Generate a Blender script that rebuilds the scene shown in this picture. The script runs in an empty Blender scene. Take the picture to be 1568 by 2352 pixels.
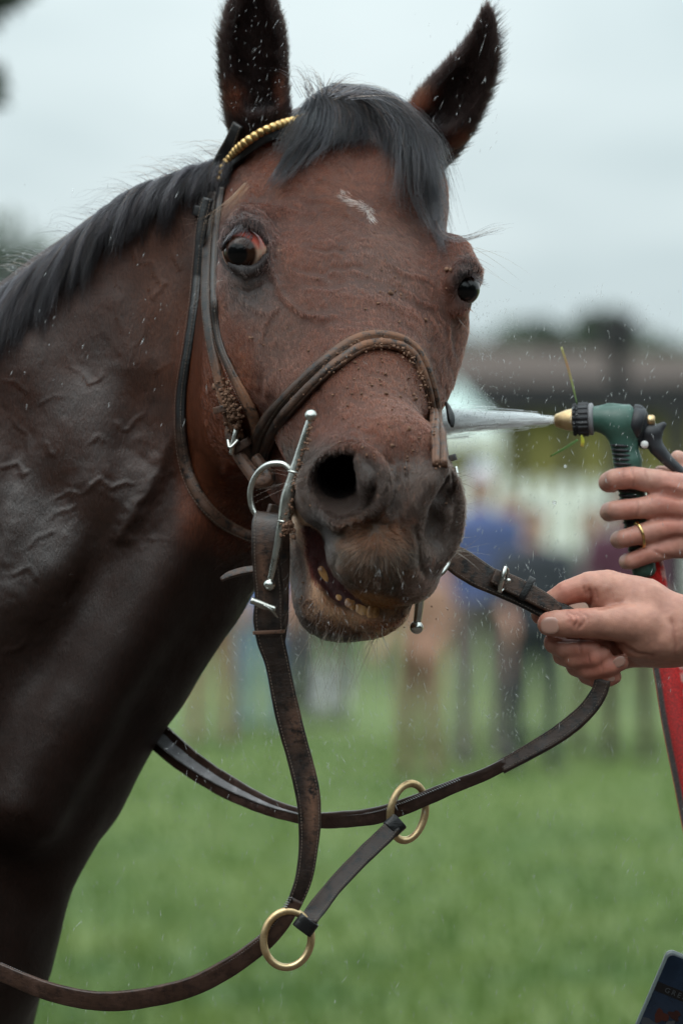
import bpy, bmesh, math, random
import numpy as np
from mathutils import Vector, Matrix

# ------------------------------------------------------------------ camera, sky, sun, exposure
SC = bpy.context.scene
COL = SC.collection
CAM_H = 1.6            # lens height above the ground
D0 = 4.0               # distance of the horse's eyes from the lens
PX = 2600.0            # units of the building grid per metre at that distance

def W(x, y, z=0.0):
    """building grid (x right, y down, z away, all 1/2600 m at the eyes) to world metres"""
    d = D0 + z / PX
    return ((x - 784.0) / PX * d / D0, d, CAM_H + (1176.0 - y) / PX * d / D0)

def Wn(P):
    P = np.asarray(P, dtype=np.float64)
    d = D0 + P[:, 2] / PX
    return np.stack([(P[:, 0] - 784.0) / PX * d / D0, d, CAM_H + (1176.0 - P[:, 1]) / PX * d / D0], 1)

def inv(wx, wy, wz):
    """world metres to building grid"""
    return (784.0 + wx * PX * D0 / wy, 1176.0 - (wz - CAM_H) * PX * D0 / wy, (wy - D0) * PX)

cam = bpy.data.cameras.new('camera')
cam_o = bpy.data.objects.new('camera', cam)
COL.objects.link(cam_o)
cam_o.location = (0, 0, CAM_H)
cam_o.rotation_euler = (math.radians(90), 0, 0)
cam.sensor_fit = 'VERTICAL'
cam.sensor_height = 36.0
cam.lens = 36.0 * D0 / (2352.0 / PX)
cam.clip_start = 0.1
cam.clip_end = 3000
cam.dof.use_dof = True
cam.dof.focus_distance = 3.93
cam.dof.aperture_fstop = 5.4
SC.camera = cam_o

SUN_EL, SUN_AZ = math.radians(58), math.radians(-140)     # azimuth from the viewing direction, to the left
world = bpy.data.worlds.new('World')
SC.world = world
world.use_nodes = True
wn = world.node_tree.nodes
wl = world.node_tree.links
wn.clear()
out = wn.new('ShaderNodeOutputWorld')
bg = wn.new('ShaderNodeBackground')
sky = wn.new('ShaderNodeTexSky')
sky.sky_type = 'NISHITA'
sky.sun_disc = False
sky.sun_elevation = SUN_EL
sky.sun_rotation = SUN_AZ
sky.air_density = 1.0
sky.dust_density = 4.0
# overcast: the clear sky shows through thin cloud, so most of it is pale grey, a little brighter overhead
tc = wn.new('ShaderNodeTexCoord')
mp = wn.new('ShaderNodeMapping')
mp.inputs['Scale'].default_value = (1.2, 1.2, 3.5)
mp.inputs['Rotation'].default_value = (0.1, 0.25, 0.6)
wl.new(tc.outputs['Generated'], mp.inputs['Vector'])
no = wn.new('ShaderNodeTexNoise')
no.inputs['Scale'].default_value = 5.0
no.inputs['Detail'].default_value = 3.0
no.inputs['Distortion'].default_value = 0.4
wl.new(mp.outputs[0], no.inputs['Vector'])
cr = wn.new('ShaderNodeValToRGB')
cr.color_ramp.elements[0].position = 0.36
cr.color_ramp.elements[0].color = (6.1, 7.25, 7.5, 1)
cr.color_ramp.elements[1].position = 0.62
cr.color_ramp.elements[1].color = (7.9, 9.0, 9.15, 1)
wl.new(no.outputs['Fac'], cr.inputs['Fac'])
mx = wn.new('ShaderNodeMix')
mx.data_type = 'RGBA'
mx.inputs[0].default_value = 0.94
wl.new(sky.outputs[0], mx.inputs[6])
wl.new(cr.outputs[0], mx.inputs[7])
# the usual overcast distribution: the zenith is about two to three times as bright as the horizon
sx = wn.new('ShaderNodeSeparateXYZ'); wl.new(tc.outputs['Generated'], sx.inputs[0])
mr = wn.new('ShaderNodeMapRange'); mr.inputs['From Min'].default_value = 0.0; mr.inputs['From Max'].default_value = 1.0
mr.inputs['To Min'].default_value = 1.0; mr.inputs['To Max'].default_value = 3.0
wl.new(sx.outputs[2], mr.inputs[0])
vm = wn.new('ShaderNodeVectorMath'); vm.operation = 'SCALE'
wl.new(mx.outputs[2], vm.inputs[0]); wl.new(mr.outputs[0], vm.inputs['Scale'])
wl.new(vm.outputs[0], bg.inputs['Color'])
bg.inputs['Strength'].default_value = 0.1
wl.new(bg.outputs[0], out.inputs['Surface'])

sun = bpy.data.lights.new('sun', 'SUN')
sun.energy = 1.3
sun.angle = math.radians(50)
sun.color = (1.0, 0.97, 0.93)
sun_o = bpy.data.objects.new('sun', sun)
COL.objects.link(sun_o)
sd = Vector((math.sin(SUN_AZ) * math.cos(SUN_EL), math.cos(SUN_AZ) * math.cos(SUN_EL), math.sin(SUN_EL)))
sun_o.rotation_euler = sd.to_track_quat('Z', 'Y').to_euler()
sun_o.location = (0, 0, 20)

SC.view_settings.view_transform = 'Standard'
SC.view_settings.look = 'None'
SC.view_settings.exposure = -0.13
SC.view_settings.gamma = 1.0
SC.view_settings.use_curve_mapping = False
SC.render.engine = 'CYCLES'
SC.cycles.use_denoising = True
SC.cycles.max_bounces = 8
SC.cycles.transparent_max_bounces = 24
SC.cycles.sample_clamp_indirect = 6.0

# ------------------------------------------------------------------ helpers
def tag(o, label=None, cat=None, group=None, kind=None):
    if label: o['label'] = label
    if cat: o['category'] = cat
    if group: o['group'] = group
    if kind: o['kind'] = kind
    return o

def empty(name, loc, label, cat, group=None):
    o = bpy.data.objects.new(name, None)
    COL.objects.link(o)
    o.location = loc
    o.empty_display_size = 0.05
    return tag(o, label, cat, group)

def link(name, me, mat=None, parent=None):
    o = bpy.data.objects.new(name, me)
    COL.objects.link(o)
    if mat is not None and len(me.materials) == 0:
        me.materials.append(mat)
    if parent is not None:
        o.parent = parent
        o.matrix_parent_inverse = Matrix.Translation(-Vector(parent_world(parent)))
    return o

def parent_world(p):
    v = Vector(p.location)
    return v

def mesh_np(name, V, F, smooth=True):
    """V (n,3) world coordinates, F (m,3) or (m,4) or list of lists"""
    me = bpy.data.meshes.new(name)
    V = np.asarray(V, dtype=np.float32)
    if isinstance(F, np.ndarray):
        k = F.shape[1]
        me.vertices.add(len(V)); me.vertices.foreach_set('co', V.ravel())
        me.loops.add(F.size); me.loops.foreach_set('vertex_index', F.astype(np.int32).ravel())
        me.polygons.add(len(F))
        me.polygons.foreach_set('loop_start', np.arange(0, F.size, k, dtype=np.int32))
        me.polygons.foreach_set('loop_total', np.full(len(F), k, dtype=np.int32))
        me.update(calc_edges=True)
    else:
        me.from_pydata([tuple(v) for v in V], [], F)
        me.update()
    me.polygons.foreach_set('use_smooth', np.full(len(me.polygons), smooth))
    return me

def vcol(me, rgb, name='Col'):
    a = me.color_attributes.new(name, 'FLOAT_COLOR', 'POINT')
    c = np.ones((len(me.vertices), 4), dtype=np.float32)
    c[:, :3] = rgb
    a.data.foreach_set('color', c.ravel())

def N3(x, seed=0, scale=1.0):
    """cheap smooth value noise, vectorised; x (n,3) -> about -1..1"""
    x = np.asarray(x, dtype=np.float64) * scale + seed * 17.13
    i = np.floor(x).astype(np.int64); f = x - i
    f = f * f * (3 - 2 * f)
    def h(a, b, c):
        n = (a * 374761393 + b * 668265263 + c * 2147483647 + seed * 974634777) & 0xFFFFFFFF
        n = ((n ^ (n >> 13)) * 1274126177) & 0xFFFFFFFF
        return ((n ^ (n >> 16)) & 0xFFFF) / 32767.5 - 1.0
    r = 0
    for dx in (0, 1):
        for dy in (0, 1):
            for dz in (0, 1):
                w = (f[:, 0] if dx else 1 - f[:, 0]) * (f[:, 1] if dy else 1 - f[:, 1]) * (f[:, 2] if dz else 1 - f[:, 2])
                r = r + w * h(i[:, 0] + dx, i[:, 1] + dy, i[:, 2] + dz)
    return r

def fbm(x, seed=0, scale=1.0, oct=3):
    r = 0; a = 1.0; t = 0
    for k in range(oct):
        r = r + a * N3(x, seed + k, scale * 2 ** k); t += a; a *= 0.5
    return r / t

# ------------------------------------------------------------------ materials
class M:
    """tiny node-tree writer"""
    def __init__(s, name):
        s.m = bpy.data.materials.new(name); s.m.use_nodes = True
        s.t = s.m.node_tree; s.n = s.t.nodes; s.l = s.t.links
        s.b = s.n['Principled BSDF']
    def node(s, kind, **kw):
        n = s.n.new(kind)
        for k, v in kw.items():
            if hasattr(n, k): setattr(n, k, v)
            else: n.inputs[k.replace('_', ' ')].default_value = v
        return n
    def link(s, a, b): s.l.new(a, b)
    def noise(s, scale, detail=4, rough=0.6, coord='Object', stretch=None):
        tc = s.node('ShaderNodeTexCoord')
        n = s.node('ShaderNodeTexNoise'); n.inputs['Scale'].default_value = scale
        n.inputs['Detail'].default_value = detail; n.inputs['Roughness'].default_value = rough
        if stretch:
            mp = s.node('ShaderNodeMapping'); mp.inputs['Scale'].default_value = stretch
            s.link(tc.outputs[coord], mp.inputs[0]); s.link(mp.outputs[0], n.inputs['Vector'])
        else: s.link(tc.outputs[coord], n.inputs['Vector'])
        return n.outputs['Fac']
    def ramp(s, fac, stops):
        r = s.node('ShaderNodeValToRGB'); e = r.color_ramp.elements
        while len(e) < len(stops): e.new(0.5)
        for q, (p, c) in zip(e, stops):
            q.position = p; q.color = (c[0], c[1], c[2], 1) if hasattr(c, '__len__') else (c, c, c, 1)
        s.link(fac, r.inputs[0]); return r.outputs[0]
    def mix(s, fac, a, b, mode='MIX'):
        n = s.node('ShaderNodeMix'); n.data_type = 'RGBA'; n.blend_type = mode
        for v, k in ((fac, 0), (a, 6), (b, 7)):
            if isinstance(v, bpy.types.NodeSocket): s.link(v, n.inputs[k])
            elif hasattr(v, '__len__'): n.inputs[k].default_value = (*v, 1)
            else: n.inputs[k].default_value = v
        return n.outputs[2]
    def math(s, op, a, b=0.0):
        n = s.node('ShaderNodeMath'); n.operation = op
        for v, k in ((a, 0), (b, 1)):
            if isinstance(v, bpy.types.NodeSocket): s.link(v, n.inputs[k])
            else: n.inputs[k].default_value = v
        return n.outputs[0]
    def bump(s, h, strength=0.3, dist=0.002, prev=None):
        n = s.node('ShaderNodeBump'); n.inputs['Strength'].default_value = strength
        n.inputs['Distance'].default_value = dist; s.link(h, n.inputs['Height'])
        if prev is not None: s.link(prev, n.inputs['Normal'])
        return n.outputs[0]
    def set(s, **kw):
        for k, v in kw.items():
            i = s.b.inputs[k.replace('_', ' ')]
            if isinstance(v, bpy.types.NodeSocket): s.link(v, i)
            elif hasattr(v, '__len__') and len(v) == 3 and i.type == 'RGBA': i.default_value = (*v, 1)
            else: i.default_value = v
        return s
# ------------------------------------------------------------------ implicit modelling (smooth unions of tapered solids, meshed by surface nets)
def nrm(v):
    v = np.asarray(v, dtype=np.float64); return v / np.linalg.norm(v)

class Field:
    def __init__(s): s.ops = []
    def add(s, f, lo, hi, k=30.0, op='u'): s.ops.append((f, np.array(lo, float), np.array(hi, float), k, op)); return s
    def ell(s, c, r, axes=None, k=30.0, op='u'):
        c = np.array(c, float); r = np.array(r, float)
        A = np.eye(3) if axes is None else np.array(axes, float)
        ext = np.sqrt(((A * r[:, None]) ** 2).sum(0))
        def f(P):
            q = (P - c) @ A.T
            k0 = np.sqrt(((q / r) ** 2).sum(1)) + 1e-9
            k1 = np.sqrt(((q / (r * r)) ** 2).sum(1)) + 1e-9
            return k0 * (k0 - 1) / k1
        return s.add(f, c - ext, c + ext, k, op)
    def cap(s, a, b, ra, rb, k=30.0, op='u'):
        a = np.array(a, float); b = np.array(b, float); ab = b - a; L2 = ab @ ab
        def f(P):
            q = P - a
            t = np.clip(q @ ab / L2, 0, 1)
            return np.sqrt(((q - t[:, None] * ab) ** 2).sum(1)) - (ra + (rb - ra) * t)
        R = max(ra, rb)
        return s.add(f, np.minimum(a, b) - R, np.maximum(a, b) + R, k, op)
    def tube(s, pts, rad, k=30.0, op='u'):
        pts = np.array(pts, float)
        rad = np.full(len(pts), rad, float) if np.isscalar(rad) else np.array(rad, float)
        def f(P):
            d = None
            for i in range(len(pts) - 1):
                a, b = pts[i], pts[i + 1]; ab = b - a
                t = np.clip((P - a) @ ab / (ab @ ab), 0, 1)
                e = np.sqrt(((P - a - t[:, None] * ab) ** 2).sum(1)) - (rad[i] + (rad[i + 1] - rad[i]) * t)
                d = e if d is None else np.minimum(d, e)
            return d
        R = rad.max()
        return s.add(f, pts.min(0) - R, pts.max(0) + R, k, op)
    def elcap(s, a, b, ra, rb, up, k=40.0, op='u', ends=0.8):
        """tapered limb with an elliptical section: ra, rb = (radius along up, radius across)"""
        a = np.array(a, float); b = np.array(b, float); L = np.linalg.norm(b - a); w = (b - a) / L
        u = np.array(up, float); u = u - (u @ w) * w; u /= np.linalg.norm(u); v = np.cross(w, u)
        def f(P):
            q = P - a
            s0 = q @ w; t = np.clip(s0 / L, 0, 1)
            r1 = ra[0] + (rb[0] - ra[0]) * t; r2 = ra[1] + (rb[1] - ra[1]) * t
            r3 = np.minimum(r1, r2) * ends
            x = q @ u; y = q @ v; z = s0 - t * L
            k0 = np.sqrt((x / r1) ** 2 + (y / r2) ** 2 + (z / r3) ** 2) + 1e-9
            k1 = np.sqrt((x / r1 ** 2) ** 2 + (y / r2 ** 2) ** 2 + (z / r3 ** 2) ** 2) + 1e-9
            return k0 * (k0 - 1) / k1
        R = max(*ra, *rb)
        return s.add(f, np.minimum(a, b) - R, np.maximum(a, b) + R, k, op)
    def eval(s, P):
        d = np.full(len(P), 1e3, dtype=np.float32)
        for f, lo, hi, k, op in s.ops:
            m = k + 6.0
            if op == 'u':
                # outside the box of a solid its distance cannot matter near the surface; a wider margin keeps far signs right
                m = k + 45.0
            idx = np.nonzero(((P >= lo - m) & (P <= hi + m)).all(1))[0]
            if len(idx) == 0: continue
            e = f(P[idx]).astype(np.float32); c = d[idx]
            if op == 'u':
                h = np.maximum(k - np.abs(c - e), 0) / k
                d[idx] = np.minimum(c, e) - h * h * k * 0.25
            elif op == 's':
                e = -e
                h = np.maximum(k - np.abs(c - e), 0) / k
                d[idx] = np.maximum(c, e) + h * h * k * 0.25
        return d

def axis_coords(lo, hi, fine_lo, fine_hi, h, grow=1.12, hmax=40.0):
    mid = list(np.arange(fine_lo, fine_hi + h, h))
    L = []; x = fine_lo; st = h
    while x > lo: st = min(st * grow, hmax); x -= st; L.append(x)
    R = []; x = mid[-1]; st = h
    while x < hi: st = min(st * grow, hmax); x += st; R.append(x)
    a = np.array(L[::-1] + mid + R)
    n = (len(a) - 1) % 4
    if n: a = np.concatenate([a, a[-1] + (a[-1] - a[-2]) * np.arange(1, 5 - n)])
    return a

def surface_nets(F, ax, ay, az, C=4):
    nx, ny, nz = len(ax), len(ay), len(az)
    cx, cy, cz = ax[::C], ay[::C], az[::C]
    G = np.stack(np.meshgrid(cx, cy, cz, indexing='ij'), -1).reshape(-1, 3).astype(np.float32)
    dc = np.concatenate([F.eval(G[i:i + 400000]) for i in range(0, len(G), 400000)]).reshape(len(cx), len(cy), len(cz))
    # active coarse cells
    sx = np.diff(cx)[:, None, None]; sy = np.diff(cy)[None, :, None]; sz = np.diff(cz)[None, None, :]
    diag = np.sqrt(sx ** 2 + sy ** 2 + sz ** 2)
    mn = None; mxs = None
    for i in (0, 1):
        for j in (0, 1):
            for k in (0, 1):
                v = dc[i:len(cx) - 1 + i, j:len(cy) - 1 + j, k:len(cz) - 1 + k]
                mn = v if mn is None else np.minimum(mn, v); mxs = v if mxs is None else np.maximum(mxs, v)
    act = (mn < diag * 0.75) & (mxs > -diag * 0.75)
    D = np.repeat(np.repeat(np.repeat(dc, C, 0)[:nx], C, 1)[:, :ny], C, 2)[:, :, :nz].copy()
    node = np.zeros((nx, ny, nz), bool)
    ii, jj, kk = np.nonzero(act)
    for a in range(C + 1):
        for b in range(C + 1):
            for c in range(C + 1):
                node[ii * C + a, jj * C + b, kk * C + c] = True
    I, J, K = np.nonzero(node); del node
    for s0 in range(0, len(I), 500000):
        sl = slice(s0, s0 + 500000)
        P = np.stack([ax[I[sl]], ay[J[sl]], az[K[sl]]], 1).astype(np.float32)
        D[I[sl], J[sl], K[sl]] = F.eval(P)
    S = D < 0
    cnt = np.zeros((nx - 1, ny - 1, nz - 1), np.uint8)
    for i in (0, 1):
        for j in (0, 1):
            for k in (0, 1):
                cnt += S[i:nx - 1 + i, j:ny - 1 + j, k:nz - 1 + k]
    mask = (cnt > 0) & (cnt < 8); del cnt
    ci, cj, ck = np.nonzero(mask)
    vid = np.full(mask.shape, -1, np.int32); vid[ci, cj, ck] = np.arange(len(ci)); del mask
    acc = np.zeros((len(ci), 3)); num = np.zeros(len(ci))
    A = (ax, ay, az)
    for d in range(3):
        o1, o2 = [(1, 2), (0, 2), (0, 1)][d]
        for u in (0, 1):
            for v in (0, 1):
                off = [0, 0, 0]; off[o1] = u; off[o2] = v
                p = [ci + off[0], cj + off[1], ck + off[2]]
                q = [x.copy() for x in p]; q[d] = q[d] + 1
                d0 = D[p[0], p[1], p[2]]; d1 = D[q[0], q[1], q[2]]
                m = (d0 < 0) != (d1 < 0)
                t = np.where(m, d0 / np.where(m, d0 - d1, 1), 0)
                for x in range(3):
                    c0 = A[x][p[x]]; c1 = A[x][q[x]]
                    acc[:, x] += np.where(m, c0 + (c1 - c0) * t, 0)
                num += m
    V = acc / num[:, None]
    Fq = []
    for d in range(3):
        o1, o2 = [(1, 2), (0, 2), (0, 1)][d]
        sl0 = [slice(None)] * 3; sl1 = [slice(None)] * 3
        sl0[d] = slice(0, -1); sl1[d] = slice(1, None)
        s0 = S[tuple(sl0)]; s1 = S[tuple(sl1)]
        E = np.nonzero(s0 != s1)
        sg = s0[E]
        ok = (E[o1] > 0) & (E[o2] > 0)
        for x, nn in ((o1, [nx, ny, nz][o1]), (o2, [nx, ny, nz][o2])): ok &= E[x] < nn - 1
        E = [e[ok] for e in E]; sg = sg[ok]
        def cell(u, v):
            c = [e.copy() for e in E]; c[o1] = c[o1] - u; c[o2] = c[o2] - v
            return vid[c[0], c[1], c[2]]
        q = np.stack([cell(0, 0), cell(1, 0), cell(1, 1), cell(0, 1)], 1)
        flip = sg if d == 1 else ~sg
        q[flip] = q[flip][:, ::-1]
        Fq.append(q)
    Fq = np.concatenate(Fq)
    Fq = Fq[(Fq >= 0).all(1)]
    return V, Fq

def keep_largest(V, F):
    lab = np.arange(len(V))
    while True:
        m = lab[F].min(1); new = lab.copy()
        for c in range(F.shape[1]): np.minimum.at(new, F[:, c], m)
        new = new[new]
        if (new == lab).all(): break
        lab = new
    u, c = np.unique(lab, return_counts=True)
    keep = lab == u[c.argmax()]
    ids = np.cumsum(keep) - 1
    F = F[keep[F[:, 0]]]
    return V[keep], ids[F]

def relax(V, F, it=1, w=0.5):
    E = np.concatenate([F[:, [0, 1]], F[:, [1, 2]], F[:, [2, 3]], F[:, [3, 0]]])
    for _ in range(it):
        acc = np.zeros_like(V); n = np.bincount(E[:, 0], minlength=len(V)).astype(float) + np.bincount(E[:, 1], minlength=len(V))
        for x in range(3):
            acc[:, x] = np.bincount(E[:, 0], V[E[:, 1], x], len(V)) + np.bincount(E[:, 1], V[E[:, 0], x], len(V))
        V = V + w * (acc / n[:, None] - V)
    return V

def vnormals(V, F):
    a = V[F[:, 0]]; b = V[F[:, 1]]; c = V[F[:, 2]]; d = V[F[:, 3]]
    n = np.cross(c - a, d - b)
    r = np.zeros_like(V)
    for k in range(4):
        for x in range(3): r[:, x] += np.bincount(F[:, k], n[:, x], len(V))
    return r / (np.linalg.norm(r, axis=1)[:, None] + 1e-12)

def poly_dist(X, pts):
    """2-D distance of points X (n,2) to a polyline and the parameter 0..1 along it"""
    pts = np.array(pts, float); best = np.full(len(X), 1e9); par = np.zeros(len(X)); n = len(pts) - 1
    for i in range(n):
        a, b = pts[i], pts[i + 1]; ab = b - a
        t = np.clip(((X - a) @ ab) / (ab @ ab), 0, 1)
        d = np.sqrt(((X - a - t[:, None] * ab) ** 2).sum(1))
        m = d < best; best[m] = d[m]; par[m] = (i + t[m]) / n
    return best, par

def spline(pts, n=8):
    """Catmull-Rom through pts (any dimension)"""
    P = np.array(pts, float); P = np.vstack([2 * P[0] - P[1], P, 2 * P[-1] - P[-2]])
    r = []
    for i in range(1, len(P) - 2):
        t = np.linspace(0, 1, n, endpoint=False)[:, None]
        a, b, c, d = P[i - 1], P[i], P[i + 1], P[i + 2]
        r.append(0.5 * (2 * b + (c - a) * t + (2 * a - 5 * b + 4 * c - d) * t ** 2 + (3 * b - a - 3 * c + d) * t ** 3))
    r.append(P[-2][None])
    return np.vstack(r)
# ------------------------------------------------------------------ the horse
# head frame: O between the eyes on the forehead, HF to the muzzle, HR to the horse's left (picture right), HU out of the forehead
O = np.array([833., 563., 0.])
HF = nrm([0.085, 0.67, -0.738])
HR = np.array([0.94, 0.143, 0.25]); HR = nrm(HR - (HR @ HF) * HF)
HU = np.cross(HF, HR); HU = HU if HU[1] < 0 else -HU
def H(f, r, u): return O + f * HF + r * HR + u * HU
AX = [HF, HR, HU]

def front_z(F, x, y, lo=-700, hi=700):
    """depth of the surface nearest the viewer at grid column x, y"""
    z = np.arange(lo, hi, 4.0)
    d = F.eval(np.stack([np.full_like(z, x), np.full_like(z, y), z], 1).astype(np.float32))
    i = np.nonzero(d < 0)[0]
    if len(i) == 0: return None
    i = i[0]
    return z[i - 1] + 4.0 * d[i - 1] / (d[i - 1] - d[i]) if i else lo

def build_horse_field():
    F = Field()
    # trunk, out of the frame to the left and behind
    def wp(x, y, z): return np.array(inv(x, y, z))
    F.elcap(wp(-0.78, 4.36, 1.24), wp(-1.95, 4.85, 1.22), (800, 560), (720, 560), (0, 1, 0), k=200)
    F.ell(wp(-0.85, 4.36, 1.46), (380, 380, 220), k=200)
    F.ell(wp(-2.1, 4.92, 1.30), (480, 520, 500), k=200)
    for sx, (hx, hy) in ((0, (-0.66, 4.22)), (0, (-0.58, 4.50))):
        F.elcap(wp(hx, hy, 1.05), wp(hx - .03, hy, 0.62), (240, 190), (120, 120), (1, 0, 0), k=120)
        F.cap(wp(hx - .03, hy, 0.55), wp(hx - .03, hy, 0.30), 120, 85, k=60)
        F.cap(wp(hx - .03, hy, 0.30), wp(hx + .02, hy, 0.12), 85, 80, k=40)
        F.cap(wp(hx + .03, hy, 0.09), wp(hx + .06, hy, 0.03), 100, 140, k=20)
    for hx, hy in ((-2.15, 4.78), (-2.02, 5.08)):
        F.elcap(wp(hx, hy, 1.05), wp(hx + .08, hy, 0.70), (340, 220), (170, 140), (1, 0, 0), k=120)
        F.cap(wp(hx + .08, hy, 0.70), wp(hx - .14, hy, 0.50), 160, 110, k=60)
        F.cap(wp(hx - .14, hy, 0.50), wp(hx - .08, hy, 0.12), 110, 80, k=50)
        F.cap(wp(hx - .07, hy, 0.09), wp(hx - .03, hy, 0.03), 100, 140, k=20)
    # neck: sections run from the crest to the throat line
    F.elcap((600, 750, 430), (248, 1048, 490), (370, 160), (433, 205), (-0.64, -0.77, 0), k=60, ends=1.0)
    F.elcap((248, 1048, 490), (45, 1270, 540), (433, 205), (470, 240), (-0.7, -0.7, 0), k=60, ends=1.0)
    F.elcap((45, 1270, 540), (-155, 1505, 600), (470, 240), (530, 290), (-0.7, -0.7, 0), k=70, ends=1.0)
    F.elcap((-155, 1505, 600), (-520, 1850, 740), (530, 290), (800, 420), (-0.7, -0.7, 0), k=120, ends=1.0)
    F.tube([(570, 430, 390), (420, 478, 430), (250, 570, 480), (100, 690, 510), (-60, 830, 540), (-300, 1030, 600)], [62, 70, 80, 85, 90, 110], k=90)
    F.ell((-215, 2150, 640), (270, 480, 330), k=120)
    F.ell((-95, 2280, 780), (160, 420, 150), k=40)       # far side of the breast
    # sternomastoid ridge on the near side of the neck, the windpipe below it
    F.tube([(500, 1120, 300), (420, 1250, 300), (330, 1420, 300), (200, 1620, 300), (60, 1850, 320)], [50, 66, 80, 90, 100], k=110)
    F.tube([(520, 1180, 400), (440, 1380, 420), (300, 1590, 450), (170, 1780, 480), (60, 2000, 520), (10, 2200, 560)], [90, 95, 100, 100, 100, 90], k=110)
    # poll
    F.ell(H(-400, 0, -150), (190, 190, 130), AX, k=90)
    # cranium, forehead, face
    F.ell(H(-190, 0, -200), (330, 258, 200), AX, k=60)
    F.ell(H(20, 0, -180), (260, 258, 178), AX, k=60)
    F.elcap(H(60, 0, -190), H(380, 0, -175), (180, 235), (160, 165), HU, k=80)
    F.elcap(H(360, 0, -170), H(640, -6, -158), (158, 160), (128, 112), HU, k=60)
    # bridge of the nose: flat top
    F.elcap(H(200, 0, -60), H(600, -6, -75), (56, 125), (60, 75), HU, k=60)
    # orbits
    for s in (-1, 1):
        q = 0.92 if s > 0 else 1.0
        F.ell(H(-10, s * 245 * q, -95), (120, 62, 92), AX, k=50)
        F.tube([H(-125, s * 190, -62), H(-70, s * 262 * q, -40), H(0, s * 284 * q, -34), H(70, s * 258 * q, -62)], [30, 34, 34, 26], k=36)
        # hollow above the eye
        F.ell(H(-190, s * 225, -70), (62, 34, 34), AX, k=50, op='s')
        # cheek (masseter) and the long crest below the eye
        F.ell(H(-30, s * 175 * (q - .06 * (s > 0)), -400), (290, 112, 300), AX, k=80)
        F.ell(H(60, s * 190 * (q - .05 * (s > 0)), -250), (250, 78, 150), AX, k=70)
        F.tube([H(70, s * 262 * q, -165), H(190, s * 236 * q, -200), H(310, s * 186 * q, -205)], [34, 30, 18], k=60)
        # muscle between the crest and the lips
        F.elcap(H(300, s * 118, -250), H(560, s * 80, -240), (90, 46), (60, 34), HU, k=70)
    # lower jaw
    F.elcap(H(-80, 0, -430), H(260, 0, -440), (240, 170), (150, 120), HU, k=90)
    F.elcap(H(240, 0, -440), H(640, -20, -420), (125, 110), (78, 82), HU, k=60)
    # gullet behind the jaw into the neck
    F.ell((560, 930, 420), (150, 230, 150), k=120)

    # ---- muzzle, in picture units
    F.ell((905, 1055, -405), (116, 110, 120), k=70)
    F.ell((792, 1112, -455), (104, 104, 150), k=50)            # right nostril mass (picture left)
    F.ell((980, 1160, -430), (72, 122, 150), k=40)             # left nostril mass
    F.ell((880, 1180, -450), (130, 120, 120), k=50)
    F.ell((868, 1268, -490), (118, 98, 120), k=50)             # upper lip bulb
    F.ell((940, 1275, -450), (80, 88, 120), k=45)
    F.ell((905, 1340, -440), (90, 55, 100), k=35)
    F.ell((728, 1150, -400), (54, 62, 130), k=40)
    # lower lip and chin
    F.elcap((712, 1235, -300), (785, 1380, -330), (70, 60), (95, 95), (1, 0, 0.2), k=50)
    F.ell((800, 1375, -345), (118, 92, 120), k=50)
    F.ell((860, 1395, -350), (78, 62, 100), k=40)
    F.ell((716, 1245, -310), (50, 90, 120), k=40)
    F.ell((945, 440, 270), (80, 110, 90), k=90)      # temple between the ear and the far eye
    # mouth opening: slit curving under the upper lip
    F.tube([(716, 1215, -440), (722, 1262, -440), (742, 1315, -445), (780, 1362, -450), (830, 1398, -455), (900, 1412, -450), (945, 1396, -440)],
           [15, 21, 28, 29, 24, 14, 7], k=13, op='s')
    F.tube([(722, 1262, -380), (742, 1320, -380), (780, 1364, -380), (830, 1396, -390), (890, 1408, -390)],
           [14, 24, 30, 24, 12], k=14, op='s')
    # fleshy inner rim of the lower lip
    F.tube(spline([(706, 1240, -398), (712, 1300, -408), (732, 1362, -420), (770, 1408, -428), (826, 1434, -432), (890, 1432, -428), (925, 1412, -418)], 4), 12, k=12)
    # nostrils: flared rims round deep openings
    a = spline([(748, 1062, -540), (800, 1030, -560), (852, 1045, -590), (882, 1095, -610), (872, 1160, -610), (825, 1196, -590), (765, 1196, -560), (716, 1150, -520), (704, 1095, -510), (748, 1062, -540)], 4)
    F.tube(a, 17, k=26)
    F.ell((780, 1110, -600), (72, 74, 92), k=20, op='s')
    F.elcap((772, 1105, -560), (812, 1050, -330), (58, 58), (30, 30), (0, 1, 0), k=20, op='s')
    F.tube([(826, 1060, -590), (842, 1100, -600), (838, 1140, -590)], [13, 22, 13], k=20)      # soft inner fold
    b = spline([(1012, 1068, -530), (1040, 1105, -500), (1052, 1165, -480), (1046, 1235, -480), (1010, 1282, -500), (968, 1286, -520)], 4)
    F.tube(b, 15, k=24)
    F.ell((1010, 1190, -575), (42, 88, 66), np.array([nrm([1, -.18, .45]), nrm([.18, 1, 0]), nrm([-.45, .05, 1])]), k=24, op='s')
    F.elcap((1014, 1122, -530), (990, 1050, -360), (30, 44), (20, 24), (1, 0, 0), k=20, op='s')
    F.tube([(1012, 1075, -550), (985, 1110, -570), (962, 1160, -575), (950, 1215, -570), (956, 1250, -560)], [16, 24, 22, 16, 12], k=24)
    # ---- ears: tapered shells, hollowed towards the viewer
    def ear(pts, up, cup, k=10):
        for rows, kk, op, n in ((pts, k, 'u', 4), (cup, 6, 's', 3)):
            R_ = spline([(*p, w, d) for p, w, d in rows], n)
            for p, q in zip(R_, R_[1:]):
                F.elcap(p[:3], q[:3], (max(p[3], 4), max(p[4], 4)), (max(q[3], 4), max(q[4], 4)), up, k=kk, op=op, ends=0.45)
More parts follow.
